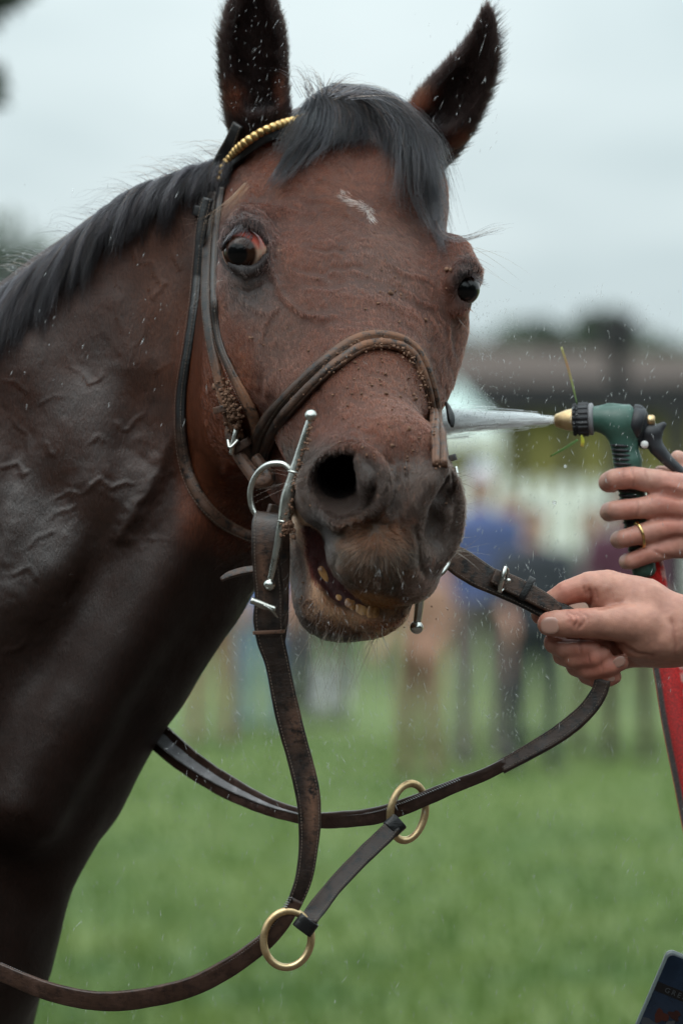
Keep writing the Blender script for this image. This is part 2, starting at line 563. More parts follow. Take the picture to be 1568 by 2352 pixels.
    ear([((602, 345, 340), 60, 60), ((594, 270, 330), 68, 58), ((584, 180, 330), 72, 52), ((581, 90, 330), 71, 46), ((582, 10, 335), 52, 34), ((580, -62, 345), 16, 12)], (1, 0, 0),
        [((596, 250, 278), 34, 30), ((586, 180, 274), 52, 40), ((584, 90, 276), 56, 40), ((584, 15, 290), 34, 28), ((582, -40, 310), 8, 10)])
    ear([((935, 372, 350), 70, 70), ((978, 318, 345), 76, 58), ((1035, 240, 345), 71, 52), ((1090, 150, 345), 49, 42), ((1113, 80, 345), 26, 22), ((1120, 20, 350), 6, 6)], (0.86, 0.5, 0),
        [((1005, 285, 290), 36, 30), ((1045, 228, 288), 50, 38), ((1090, 150, 292), 40, 34), ((1108, 88, 306), 24, 22), ((1116, 40, 326), 6, 8)])
    # eyes: socket cut round each ball, lids closing over it
    F.tube([(516, 562, -80), (532, 526, -82), (562, 510, -90), (592, 522, -94), (610, 556, -104)], [14, 17, 18, 16, 10], k=20)
    F.tube([(518, 585, -75), (535, 612, -92), (562, 624, -104), (590, 612, -106), (614, 590, -104)], [8, 9, 10, 9, 8], k=18)
    F.ell(EYE1, (54, 56, 54), k=7, op='s')
    F.ell((574, 568, -112), (34, 42, 26), k=6, op='s')
    F.tube([(1036, 640, 22), (1056, 614, 24), (1080, 604, 30), (1096, 622, 40)], [10, 15, 16, 12], k=18)
    F.tube([(1030, 694, 14), (1044, 712, 14), (1064, 714, 26)], [5, 7, 7], k=14)
    F.ell(EYE2, (44, 48, 46), k=6, op='s')
    F.ell((1072, 662, 0), (22, 34, 40), k=6, op='s')
    F.tube([(1030, 688, 18), (1035, 652, 12), (1056, 624, 12), (1084, 616, 24)], [12, 16, 17, 13], k=10)
    F.tube([(1032, 696, 20), (1050, 708, 22), (1070, 702, 34)], [9, 11, 9], k=8)
    return F

EYE1 = np.array([562., 575., -58.]); EYE1_R = 52.0
EYE2 = np.array([1060., 662., 60.]); EYE2_R = 41.0
# ------------------------------------------------------------------ horse: mesh, fine relief, colours
def bell(X, Y, cx, cy, rx, ry, rot=0.0, soft=1.0):
    c, s = math.cos(math.radians(rot)), math.sin(math.radians(rot))
    dx, dy = X - cx, Y - cy
    q = ((dx * c + dy * s) / rx) ** 2 + ((-dx * s + dy * c) / ry) ** 2
    return np.exp(-q * soft)

def sstep(a, b, x):
    t = np.clip((x - a) / (b - a), 0, 1); return t * t * (3 - 2 * t)

VEINS = [   # (polyline, half width, height)
    ([(612, 596), (632, 640), (652, 684), (690, 716), (742, 730), (770, 722)], 8, 5),
    ([(640, 655), (636, 700), (612, 744), (600, 790)], 6, 3.5),
    ([(548, 640), (560, 690), (590, 715), (622, 720)], 6, 3),
    ([(560, 760), (590, 800), (596, 850)], 6, 3),
    ([(700, 560), (752, 574), (800, 570)], 7, -2.2), ([(672, 610), (740, 622), (818, 610), (850, 618)], 7, -2.6),
    ([(690, 650), (760, 656), (800, 645)], 6, -2.0),
    ([(915, 655), (960, 690), (1000, 700), (1012, 740), (990, 770)], 7, 3),
    ([(1035, 720), (1030, 770), (1036, 820)], 7, 3), ([(880, 600), (930, 625), (985, 640)], 6, 2.5),
    ([(500, 548), (520, 502), (560, 480), (600, 492)], 6, -6), ([(515, 488), (560, 464), (610, 476), (632, 510)], 6, -3.5),
    ([(612, 520), (632, 560), (634, 600)], 6, -4), ([(520, 625), (560, 640), (600, 628)], 5, -3),
    ([(530, 655), (570, 668), (606, 650)], 5, -2.4),
    ([(720, 880), (752, 930), (746, 985)], 10, -3), ([(800, 900), (842, 930), (846, 990), (880, 1030)], 12, -4),
    ([(590, 850), (600, 900), (640, 930)], 10, -5),
    # nostril wrinkles
    ([(896, 1085), (904, 1130), (900, 1180), (880, 1215)], 6, -7), ([(916, 1075), (918, 1130), (914, 1180), (918, 1225)], 6, -8),
    ([(936, 1075), (930, 1125), (928, 1180)], 5, -6), ([(880, 1040), (895, 1062), (900, 1085)], 6, -4),
    ([(772, 1240), (800, 1212), (850, 1202), (900, 1212)], 8, -6), ([(955, 1200), (968, 1240), (966, 1290), (984, 1325)], 8, -7), ([(770, 1262), (762, 1300), (776, 1340)], 8, -4), ([(722, 1190), (760, 1222), (800, 1238)], 7, -4),
    ([(700, 1075), (716, 1045), (752, 1020), (800, 1012)], 7, -4),
    # neck
    ([(341, 650), (350, 690), (368, 664), (379, 640)], 7, 5), ([(395, 572), (411, 618), (427, 588)], 7, 5),
    ([(300, 560), (318, 600), (352, 604), (360, 640), (385, 650)], 7, 4), ([(262, 620), (285, 668), (270, 720), (290, 770)], 7, 3.5),
    ([(187, 853), (205, 880), (229, 869), (236, 850)], 8, 6), ([(261, 971), (285, 985), (299, 981), (310, 962), (336, 949)], 8, 6),
    ([(150, 800), (165, 840), (187, 853)], 7, 3),
    ([(192, 1131), (213, 1115), (235, 1097), (256, 1117), (288, 1104), (315, 1109)], 7, 7), ([(120, 1150), (160, 1128), (192, 1131)], 7, 4),
    ([(-20, 1078), (20, 1066), (43, 1062), (53, 1088), (66, 1080)], 8, 7), ([(20, 960), (60, 1000), (64, 1040)], 7, 4),
    ([(105, 1010), (112, 1035), (125, 1045)], 9, 5), ([(205, 1020), (228, 1000), (238, 1018)], 7, 5),
    ([(110, 1200), (130, 1178), (160, 1170), (180, 1150)], 8, 4), ([(60, 1260), (90, 1230), (130, 1222)], 8, 4),
    ([(350, 850), (380, 842), (402, 826)], 7, 3), ([(0, 870), (40, 880), (66, 905)], 7, 3.5), ([(84, 930), (120, 905), (150, 910)], 7, 3),
    ([(30, 1320), (70, 1300), (88, 1330)], 8, 4), ([(0, 1500), (40, 1490), (60, 1465)], 8, 4),
    ([(300, 850), (310, 800), (330, 770), (345, 720)], 8, 3), ([(240, 1230), (300, 1245), (360, 1232), (400, 1240)], 9, 3),
    ([(420, 700), (410, 760), (400, 830)], 8, 3),
    ([(150, 1290), (170, 1330), (150, 1380)], 9, 3), ([(90, 720), (110, 780), (96, 830)], 8, 3),
]

def horse_relief(V, N):
    X = V[:, :2].copy()
    jit = np.stack([fbm(V, 3, 1 / 26.0, 2), fbm(V, 4, 1 / 26.0, 2)], 1) * 7.0
    front = np.clip(-N[:, 2] * 2.2, 0, 1)
    disp = np.zeros(len(V))
    for pts, w, h in VEINS:
        p = np.array(pts, float); lo = p.min(0) - 40; hi = p.max(0) + 40
        idx = np.nonzero(((X > lo) & (X < hi)).all(1) & (front > 0))[0]
        if len(idx) == 0: continue
        d, t = poly_dist(X[idx] + jit[idx], p)
        e = np.minimum(1, np.minimum(t, 1 - t) * 6 + 0.15)
        nkv = V[idx, 2] > 150
        disp[idx] += h * np.where(nkv, .46, 1.05) * e * np.exp(-(d / (w * np.where(nkv, .62, 1))) ** 2) * front[idx]
    for pts, w, h in (([(-60, 1480), (110, 1335), (240, 1190), (330, 1050)], 88, 30), ([(-60, 1010), (110, 905), (260, 790)], 80, -14), ([(330, 850), (290, 1050), (215, 1290), (150, 1500)], 46, -14),
                      ([(425, 940), (350, 1110), (292, 1215), (285, 1260)], 22, 13), ([(450, 1010), (395, 1160), (330, 1290)], 26, -9), ([(60, 960), (20, 1120), (-30, 1300)], 30, -9),
                      ([(240, 640), (300, 760), (330, 900)], 40, 8), ([(560, 1290), (430, 1480), (300, 1680), (180, 1850)], 30, -6), ([(130, 1560), (60, 1760), (20, 1950)], 50, 10)):
        d, t = poly_dist(X + jit, pts); disp += h * np.exp(-(d / w) ** 2) * front * np.minimum(1, np.minimum(t, 1 - t) * 4 + .1) * (V[:, 2] > 120)
    # soft muscle and skin unevenness
    neck = sstep(560, 470, X[:, 0] - (X[:, 1] - 900) * 0.02) * (V[:, 2] > 120)
    disp += neck * (fbm(V, 7, 1 / 120.0, 2) * 4.5 + np.maximum(0, 1 - np.abs(fbm(V * np.array([1, .55, 1]), 9, 1 / 60.0, 2)) * 9) * .3)
    head = (1 - neck)
    disp += head * (fbm(V, 11, 1 / 60.0, 3) * 2.6 + fbm(V, 12, 1 / 16.0, 2) * 0.9)
    return V + N * disp[:, None], disp

def mixc(c, m, col):
    return c * (1 - m[:, None]) + np.array(col)[None] * m[:, None]

def horse_colour(V, N=None):
    X, Y, Z = V[:, 0], V[:, 1], V[:, 2]
    n1 = fbm(V, 21, 1 / 70.0, 4); n2 = fbm(V, 22, 1 / 22.0, 3); n3 = fbm(V, 23, 1 / 7.0, 2)
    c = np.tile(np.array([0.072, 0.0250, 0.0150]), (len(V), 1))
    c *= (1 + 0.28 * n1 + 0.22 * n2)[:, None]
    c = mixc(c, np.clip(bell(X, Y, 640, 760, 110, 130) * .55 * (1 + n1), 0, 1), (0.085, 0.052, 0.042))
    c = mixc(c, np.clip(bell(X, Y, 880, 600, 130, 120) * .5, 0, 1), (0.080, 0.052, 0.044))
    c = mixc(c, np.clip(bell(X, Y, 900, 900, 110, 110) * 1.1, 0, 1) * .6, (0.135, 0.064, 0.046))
    for cx, cy, rx, ry, a in ((545, 830, 60, 130, .55), (1010, 840, 50, 120, .5), (640, 960, 90, 60, .5), (700, 470, 70, 60, .35), (985, 560, 70, 60, .35), (760, 700, 60, 90, .25)):  # shading painted into the coat on the cheeks, face sides and forehead
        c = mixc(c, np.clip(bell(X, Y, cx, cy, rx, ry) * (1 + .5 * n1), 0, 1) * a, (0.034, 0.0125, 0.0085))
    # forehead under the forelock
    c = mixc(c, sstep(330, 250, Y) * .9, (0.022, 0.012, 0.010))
    # neck: darker, nearly black bay
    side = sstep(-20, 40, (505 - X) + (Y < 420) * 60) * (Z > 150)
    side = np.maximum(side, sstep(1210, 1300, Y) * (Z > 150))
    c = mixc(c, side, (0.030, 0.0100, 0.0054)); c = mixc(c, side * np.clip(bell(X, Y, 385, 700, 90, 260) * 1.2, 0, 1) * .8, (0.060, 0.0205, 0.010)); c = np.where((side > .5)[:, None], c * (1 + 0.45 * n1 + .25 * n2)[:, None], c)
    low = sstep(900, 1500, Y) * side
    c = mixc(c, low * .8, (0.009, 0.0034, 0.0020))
    # the rusty rear cheek between the straps
    ch = sstep(390, 430, X) * sstep(600, 560, X) * sstep(690, 850, Y) * sstep(1290, 1180, Y) * (Z < 330)
    c = mixc(c, ch * .9, (0.080, 0.020, 0.0065)); c = np.where((ch > .5)[:, None], c * (1 + .3 * n2)[:, None], c)
    # skin round the eyes
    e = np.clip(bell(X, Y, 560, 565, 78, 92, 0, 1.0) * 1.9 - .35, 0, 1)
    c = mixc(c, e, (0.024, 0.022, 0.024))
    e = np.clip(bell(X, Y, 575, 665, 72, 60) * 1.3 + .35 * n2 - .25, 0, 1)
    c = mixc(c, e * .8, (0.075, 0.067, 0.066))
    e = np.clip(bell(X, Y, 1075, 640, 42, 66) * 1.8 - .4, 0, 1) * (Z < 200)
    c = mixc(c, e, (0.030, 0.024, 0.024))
    # muzzle
    mz = np.clip(sstep(1015, 1095, Y + 20 * n2 + .25 * np.abs(X - 890)), 0, 1) * (Z < -180) * (X > 640)
    c = mixc(c, mz, (0.048, 0.029, 0.022)); c = np.where((mz > .5)[:, None], c * (1 + .35 * n2)[:, None], c)
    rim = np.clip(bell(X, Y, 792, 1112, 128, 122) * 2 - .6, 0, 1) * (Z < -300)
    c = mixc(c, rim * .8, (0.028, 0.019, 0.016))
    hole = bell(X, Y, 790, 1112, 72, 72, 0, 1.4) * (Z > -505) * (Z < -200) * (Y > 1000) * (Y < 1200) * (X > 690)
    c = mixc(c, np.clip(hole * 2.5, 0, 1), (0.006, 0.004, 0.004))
    lip = np.clip(bell(X, Y, 858, 1285, 100, 78) * 1.7 - .25, 0, 1) * (Z < -300)
    c = mixc(c, lip * .85, (0.085, 0.068, 0.052))
    lip = np.clip(bell(X, Y, 862, 1230, 75, 42) * 1.5 - .3 + .4 * n2, 0, 1) * (Z < -300)
    c = mixc(c, lip * .7, (0.10, 0.048, 0.025))
    # pale grey underside on the picture right, tan stained lower lip
    g = np.clip(bell(X, Y, 965, 1350, 40, 46) * 1.6 - .2, 0, 1) * (Z < -250)
    c = mixc(c, g * .7, (0.16, 0.13, 0.115))
    g = np.clip(bell(X, Y, 735, 1225, 26, 58, -18) * 1.5 - .2, 0, 1) * (Z < -250)
    c = mixc(c, g * .7, (0.10, 0.095, 0.095))
    d, t = poly_dist(np.stack([X, Y], 1), [(694, 1190), (690, 1240), (694, 1310), (722, 1385), (780, 1438), (850, 1446), (915, 1425)])
    lowj = (Z > -470) & (Z < -180) & (Y > 1160) & (X < 960) & (Y > 1160)
    m = np.clip(1.35 - d / 34.0 + .5 * n2, 0, 1) * lowj
    c = mixc(c, m, (0.42, 0.235, 0.135))
    m = np.clip(bell(X, Y, 684, 1315, 24, 80, -8) * 2.3 - .35 + .3 * n2, 0, 1) * lowj
    c = mixc(c, m * .9, (0.10, 0.095, 0.095))
    m = np.clip(sstep(1436, 1462, Y + 8 * n2) * (X < 830), 0, 1) * lowj
    c = mixc(c, m * .9, (0.045, 0.045, 0.040))
    m = np.clip(sstep(1395, 1425, Y) * sstep(820, 870, X + 20 * n2), 0, 1) * lowj
    c = mixc(c, m * .8, (0.13, 0.048, 0.020))
    m = np.clip(bell(X, Y, 860, 1380, 74, 20, 12) * 1.7 - .3 + .3 * n2, 0, 1) * (Z < -300)
    c = mixc(c, m * .7, (0.26, 0.135, 0.05))
    # ears
    er = sstep(330, 250, Y) * ((X < 668) | (X > 905 + 0 * X)) * (Z > 200) * (Y < 400)
    er = np.maximum(er, ((X > 915) & (Y < 400) & (Z > 200)) * 1.0)
    er = np.maximum(er, ((X > 490) & (X < 670) & (Y < 330) & (Z > 200)) * 1.0)
    c = mixc(c, er, (0.011, 0.009, 0.0095))
    m = np.clip(bell(X, Y, 545, 235, 26, 50) * 1.2 + bell(X, Y, 640, 220, 16, 60) + bell(X, Y, 960, 250, 50, 30, -40) * 1.5 + bell(X, Y, 1040, 345, 60, 30, -40) * 1.2 - .35 + .5 * n2, 0, 1) * er
    c = mixc(c, m * .8, (0.060, 0.026, 0.016))
    # mud splashes
    m = np.clip((fbm(V, 31, 1 / 9.0, 3) * 2.6 - 1.25 + .5 * n1), 0, 1) * (Z < 0) * (Y > 560)
    c = mixc(c, m * .75, (0.20, 0.105, 0.065))
    m = np.clip(1.2 - poly_dist(np.stack([X, Y], 1), [(716, 1215), (724, 1262), (742, 1315), (780, 1362), (830, 1398), (900, 1412)])[0] / 26, 0, 1) * (Z > -432) * (Z < -200)
    c = mixc(c, np.clip(m * 2.5, 0, 1), (0.045, 0.011, 0.011))
    # the star
    d, t = poly_dist(np.stack([X, Y], 1), [(792, 448), (812, 466), (840, 474), (852, 500)])
    m = np.clip(.75 - d / (5 + 7 * t) + .7 * n3, 0, 1) * (Z < 250) * (Y > 430) * (Y < 520)
    c = mixc(c, m * .35, (0.45, 0.38, 0.34))
    return np.clip(c, 0.002, 1)

HSTEP = globals().get('DEV_STEP', 4.4)
F_horse = build_horse_field()
HV, HQ = surface_nets(F_horse, axis_coords(-4500, 1400, -70, 1190, HSTEP), axis_coords(-200, 4700, -110, 2370, HSTEP), axis_coords(-800, 4200, -690, 720, HSTEP))
HV, HQ = keep_largest(HV, HQ)
HV = relax(HV, HQ, 2, 0.5)
HN = vnormals(HV, HQ)
HV, hdisp = horse_relief(HV, HN)
HN = vnormals(HV, HQ)
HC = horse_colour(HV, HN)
HWET = np.clip(bell(HV[:, 0], HV[:, 1], 110, 1180, 240, 150, -38) * 1.5 + .6 * bell(HV[:, 0], HV[:, 1], 210, 860, 120, 140) + .28 * fbm(HV, 81, 1 / 60.0, 3) + .04, 0, 1) * (HV[:, 2] > 150) + .35 * (HV[:, 1] > 1050) * (HV[:, 2] < 150)

# depth map of the surface nearest the viewer, used to lay straps and hair on the coat
ZC = 6
zx0, zy0 = -70, -110
ZW, ZH = int(1290 / ZC), int(2500 / ZC)
ZMAP = np.full((ZW, ZH), np.inf)
_f = HN[:, 2] < 0.1
_i = ((HV[_f, 0] - zx0) / ZC).astype(int); _j = ((HV[_f, 1] - zy0) / ZC).astype(int)
_ok = (_i >= 0) & (_i < ZW) & (_j >= 0) & (_j < ZH)
np.minimum.at(ZMAP, (_i[_ok], _j[_ok]), HV[_f, 2][_ok])
ZFILL = ZMAP.copy()
for _ in range(14):
    bad = ~np.isfinite(ZFILL)
    if not bad.any(): break
    acc = np.zeros_like(ZFILL); cn = np.zeros_like(ZFILL)
    for dx, dy in ((1, 0), (-1, 0), (0, 1), (0, -1)):
        s_ = np.roll(np.roll(ZFILL, dx, 0), dy, 1); m_ = np.isfinite(s_)
        acc[m_] += s_[m_]; cn[m_] += 1
    fl = bad & (cn > 0); ZFILL[fl] = acc[fl] / cn[fl]
ZFILL[~np.isfinite(ZFILL)] = 400

def surf_z(x, y):
    x = np.asarray(x, float); y = np.asarray(y, float)
    u = np.clip((x - zx0) / ZC - .5, 0, ZW - 1.001); v = np.clip((y - zy0) / ZC - .5, 0, ZH - 1.001)
    i = u.astype(int); j = v.astype(int); a = u - i; b = v - j
    return (ZFILL[i, j] * (1 - a) * (1 - b) + ZFILL[i + 1, j] * a * (1 - b) + ZFILL[i, j + 1] * (1 - a) * b + ZFILL[i + 1, j + 1] * a * b)

def surf_n(x, y, h=14):
    gx = (surf_z(np.asarray(x) + h, y) - surf_z(np.asarray(x) - h, y)) / (2 * h)
    gy = (surf_z(x, np.asarray(y) + h) - surf_z(x, np.asarray(y) - h)) / (2 * h)
    gx = np.clip(gx, -1.2, 1.2); gy = np.clip(gy, -1.2, 1.2)
    n = np.stack([gx, gy, -np.ones_like(gx)], -1)
    return n / np.linalg.norm(n, axis=-1, keepdims=True)

horse = empty('horse', (-1.3, 4.6, 0), 'wet dark bay racehorse with mud on its face and bared lower teeth', 'horse')
m = M('bay_coat')
vc = m.node('ShaderNodeVertexColor'); vc.layer_name = 'Col'
fine = m.noise(900, 3, .7)
hairy = m.noise(240, 4, .65, stretch=(3.2, 3.2, 0.55))
damp = m.noise(9, 4, .6)
col = m.mix(m.math('MULTIPLY', hairy, .75), vc.outputs[0], (0.0, 0.0, 0.0), 'MIX')
col = m.mix(1.0, vc.outputs[0], m.ramp(hairy, [(0.25, .45), (0.75, 1.45)]), 'MULTIPLY')
dry = m.ramp(damp, [(.3, .42), (.7, .60)]); slick = m.ramp(damp, [(.3, .24), (.7, .42)])
m.set(Base_Color=col, Roughness=m.mix(vc.outputs['Alpha'], dry, slick), Specular_IOR_Level=m.math('ADD', m.math('MULTIPLY', vc.outputs['Alpha'], .48), .22))
m.set(Normal=m.bump(fine, .35, .0008, m.bump(hairy, .55, .0016)))
MAT_COAT = m.m
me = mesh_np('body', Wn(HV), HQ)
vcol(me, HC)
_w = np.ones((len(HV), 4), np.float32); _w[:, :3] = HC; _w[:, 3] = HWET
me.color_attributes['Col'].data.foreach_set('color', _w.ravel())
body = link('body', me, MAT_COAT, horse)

# ---- eyes
def eyeball(name, c, R, gaze, iris_r, w_col, pink_dir):
    n = 64; m_ = 96
    V = []; Fc = []
    th = np.linspace(0, np.pi, n + 1); ph = np.linspace(0, 2 * np.pi, m_, endpoint=False)
    g = nrm(gaze); a = nrm(np.cross(g, [0, 1, 0])); b = np.cross(a, g)
    T, P = np.meshgrid(th, ph, indexing='ij')
    r = R * (1 + 0.055 * np.exp(-(T / iris_r) ** 4))
    D_ = np.cos(T)[..., None] * g + (np.sin(T) * np.cos(P))[..., None] * a + (np.sin(T) * np.sin(P))[..., None] * b
    pts = (np.array(c) + D_ * r[..., None]).reshape(-1, 3)
    i, j = np.meshgrid(np.arange(n), np.arange(m_), indexing='ij')
    q = np.stack([i * m_ + j, i * m_ + (j + 1) % m_, (i + 1) * m_ + (j + 1) % m_, (i + 1) * m_ + j], -1).reshape(-1, 4)
    me = mesh_np(name, Wn(pts), q[:, ::-1] if True else q)
    D2 = D_.reshape(-1, 3); t = np.arccos(np.clip(D2 @ g, -1, 1))
    c_ = np.tile(np.array(w_col), (len(t), 1))
    pk = np.clip((D2 @ nrm(pink_dir)) * 2.6 - .9 + .3 * fbm(D2, 5, 6, 3), 0, 1)
    c_ = mixc(c_, pk * .85, (0.62, 0.10, 0.08))
    vein = np.clip(1 - np.abs(fbm(D2, 8, 7, 2)) * 9, 0, 1) * .6
    c_ = mixc(c_, vein, (0.50, 0.07, 0.05))
    br = np.clip(1 - (t - iris_r) / .16, 0, 1); c_ = mixc(c_, br * .9, (0.035, 0.012, 0.007))
    ir = sstep(iris_r + .03, iris_r - .03, t); c_ = mixc(c_, ir, (0.030, 0.011, 0.0055))
    pu = sstep(iris_r * .62, iris_r * .5, t); c_ = mixc(c_, pu, (0.0015, 0.0015, 0.002))
    vcol(me, c_)
    return link(name, me, MAT_EYE, horse)
m = M('eye_surface')
vc = m.node('ShaderNodeVertexColor'); vc.layer_name = 'Col'
m.set(Base_Color=vc.outputs[0], Roughness=.3, Coat_Weight=.75, Coat_Roughness=.03, Coat_IOR=1.42, Specular_IOR_Level=.1)
MAT_EYE = m.m
tag(eyeball('eye', EYE1, EYE1_R, (-.36, .16, -1), .82, (0.55, 0.36, 0.26), (0.25, -1, -.35)), 'wide dark eye rimmed with pink and white')
tag(eyeball('eye', EYE2, EYE2_R, (.40, .10, -.92), 1.12, (0.10, 0.05, 0.04), (0.1, 1, 1)), 'dark eye at the far side of the face')

# ---- teeth, tongue
MAT_TOOTH = M('tooth_enamel')
MAT_TOOTH.set(Base_Color=MAT_TOOTH.ramp(MAT_TOOTH.noise(110, 5), [(.36, (.17, .070, .026)), (.50, (.40, .21, .08)), (.72, (.55, .34, .15))]), Roughness=.32)
MAT_TOOTH = MAT_TOOTH.m
def blob(name, c, r, axes, mat, parent, sq=3.2, wob=0.0, seed=0):
    """rounded block: superellipsoid in grid units"""
    n, m_ = 12, 18
    th = np.linspace(0, np.pi, n + 1); ph = np.linspace(0, 2 * np.pi, m_, endpoint=False)
    T, P = np.meshgrid(th, ph, indexing='ij')
    D_ = np.stack([np.sin(T) * np.cos(P), np.sin(T) * np.sin(P), np.cos(T)], -1).reshape(-1, 3)
    k = (np.abs(D_) ** sq).sum(1) ** (-1 / sq)
    L = D_ * k[:, None] * np.array(r)
    if wob: L *= (1 + wob * fbm(D_ + seed, seed, 1.7, 2))[:, None]
    pts = np.array(c) + L @ np.array([nrm(a) for a in axes])
    i, j = np.meshgrid(np.arange(n), np.arange(m_), indexing='ij')
    q = np.stack([i * m_ + j, (i + 1) * m_ + j, (i + 1) * m_ + (j + 1) % m_, i * m_ + (j + 1) % m_], -1).reshape(-1, 4)
    return link(name, mesh_np(name, Wn(pts), q), mat, parent)
tp = spline([(730, 1322, -400), (746, 1362, -410), (778, 1392, -420), (820, 1409, -426), (852, 1413, -428), (872, 1412, -424)], 8)
tl = np.linspace(1, len(tp) - 2, 7); rs = np.random.RandomState(2)
for k in range(7):
    p = tp[int(round(tl[k]))] + rs.normal(0, 1.2, 3) + np.array([1.5, -5, 3]); q = tp[min(len(tp) - 1, int(round(tl[k])) + 2)] - tp[max(0, int(round(tl[k])) - 2)]
    t_ = nrm(q + rs.normal(0, .8, 3)); up = nrm([t_[1], -abs(t_[0]) - .2, 0.2]); out_ = np.cross(t_, up)
    blob('tooth', p, (15.5 + rs.uniform(-1, 1), 21 + rs.uniform(-2, 3), 11), (t_, up, out_), MAT_TOOTH, horse, 3.8, .16, k)
for k, p in enumerate([(723, 1280, -404), (741, 1322, -410)]):
    blob('tooth', p, (25, 12, 10), ((.45, 1, 0), (1, -.45, 0), (0, 0, 1)), MAT_TOOTH, horse, 2.8, .2, 20 + k)
mt = M('tongue_skin'); mt.set(Base_Color=mt.ramp(mt.noise(60, 3), [(.3, (.10, .035, .045)), (.7, (.20, .075, .085))]), Roughness=.3)
tb = Field()
tb.tube([(745, 1290, -330), (760, 1340, -395), (800, 1374, -400), (860, 1396, -395), (910, 1402, -380)], [20, 22, 24, 20, 12], k=20)
tv, tq = surface_nets(tb, axis_coords(700, 940, 702, 938, 6), axis_coords(1240, 1440, 1242, 1438, 6), axis_coords(-440, -290, -438, -292, 6))
link('tongue', mesh_np('tongue', Wn(tv), tq), mt.m, horse)
# ------------------------------------------------------------------ leather, metal, mud
def leather(name, base, worn, rough=(.38, .62), mudcol=(0.16, 0.075, 0.042)):
    m = M(name)
    vc = m.node('ShaderNodeVertexColor'); vc.layer_name = 'Col'
    sep = m.node('ShaderNodeSeparateColor'); m.link(vc.outputs[0], sep.inputs[0])
    big = m.noise(55, 5, .65); fine = m.noise(420, 4, .7); crack = m.noise(150, 4, .75, stretch=(1, 1, 3))
    c = m.mix(m.ramp(big, [(.48, 0.0), (.74, 1.0)]), base, worn)
    c = m.mix(m.ramp(crack, [(.60, 0.0), (.72, .55)]), c, tuple(x * .35 for x in base))
    fac = m.math('MULTIPLY', sep.outputs[0], m.ramp(m.noise(120, 5, .75), [(.38, 0.0), (.52, 1.0)]))
    c = m.mix(fac, c, m.mix(fine, mudcol, tuple(x * 1.7 for x in mudcol)))
    # wetness: pale sky caught by the damp upper faces
    m.set(Base_Color=c, Roughness=m.mix(fac, m.ramp(big, [(.3, rough[0]), (.7, rough[1])]), (.9, .9, .9)), Specular_IOR_Level=.5)
    m.set(Normal=m.bump(fine, .3, .0006, m.bump(m.math('MULTIPLY', crack, 1.0), .4, .0012)))
    return m.m
L_BLACK = leather('black_leather', (0.0060, 0.0060, 0.0068), (0.015, 0.014, 0.0145), (.26, .46))
L_BROWN = leather('brown_leather', (0.0060, 0.0040, 0.0036), (0.016, 0.0095, 0.0075), (.26, .46))
L_EDGE = leather('rein_web', (0.024, 0.012, 0.009), (0.062, 0.032, 0.025), (.28, .48))
L_GREY = leather('wet_web', (0.22, 0.22, 0.23), (0.40, 0.40, 0.42), (.3, .5))
m = M('thread'); m.set(Base_Color=(.16, .12, .095), Roughness=.8); MAT_THREAD = m.m
def metal(name, c, r, c2=None):
    m = M(name)
    c2 = c2 or tuple(x * .6 for x in c)
    m.set(Base_Color=m.mix(m.ramp(m.noise(70, 5, .7), [(.45, 0.0), (.70, 1.0)]), c, c2), Metallic=1.0, Roughness=m.ramp(m.noise(45, 4), [(.3, r), (.7, r + .22)]))
    m.set(Normal=m.bump(m.noise(300, 3), .12, .0004)); return m.m
STEEL = metal('steel', (.62, .63, .60), .16, (.34, .33, .29))
GOLD = metal('gold_plate', (.72, .50, .22), .26, (.38, .22, .09))
BRASS = metal('old_brass', (.74, .56, .32), .34, (.46, .30, .15))
m = M('mud'); m.set(Base_Color=m.ramp(m.noise(200, 4), [(.3, (.12, .060, .036)), (.7, (.24, .135, .085))]), Roughness=.9)
m.set(Normal=m.bump(m.noise(500, 3), .6, .001)); MAT_MUD = m.m

def resample(P, step):
    P = np.asarray(P, float)
    L = np.concatenate([[0], np.cumsum(np.linalg.norm(np.diff(P[:, :3], axis=0), axis=1))])
    n = max(3, int(L[-1] / step) + 1); t = np.linspace(0, L[-1], n)
    return np.stack([np.interp(t, L, P[:, k]) for k in range(P.shape[1])], 1)

def sweep(P, NRM, wid, thk, prof, close_ends=True):
    """P (n,3) centre line, NRM (n,3) face normals, wid / thk (n), prof (m,2) section in -1..1"""
    n, m_ = len(P), len(prof)
    T = np.gradient(P, axis=0); T /= np.linalg.norm(T, axis=1)[:, None]
    Nn = NRM - (NRM * T).sum(1)[:, None] * T; Nn /= np.linalg.norm(Nn, axis=1)[:, None]
    B = np.cross(T, Nn)
    V = P[:, None] + B[:, None] * (prof[:, 0][None, :, None] * wid[:, None, None] / 2) + Nn[:, None] * (prof[:, 1][None, :, None] * thk[:, None, None] / 2)
    V = V.reshape(-1, 3)
    i, j = np.meshgrid(np.arange(n - 1), np.arange(m_), indexing='ij')
    q = np.stack([i * m_ + j, i * m_ + (j + 1) % m_, (i + 1) * m_ + (j + 1) % m_, (i + 1) * m_ + j], -1).reshape(-1, 4)
    F_ = q.tolist()
    if close_ends:
        F_.append(list(range(m_))[::-1]); F_.append([(n - 1) * m_ + k for k in range(m_)])
    return V, F_, B, Nn, T

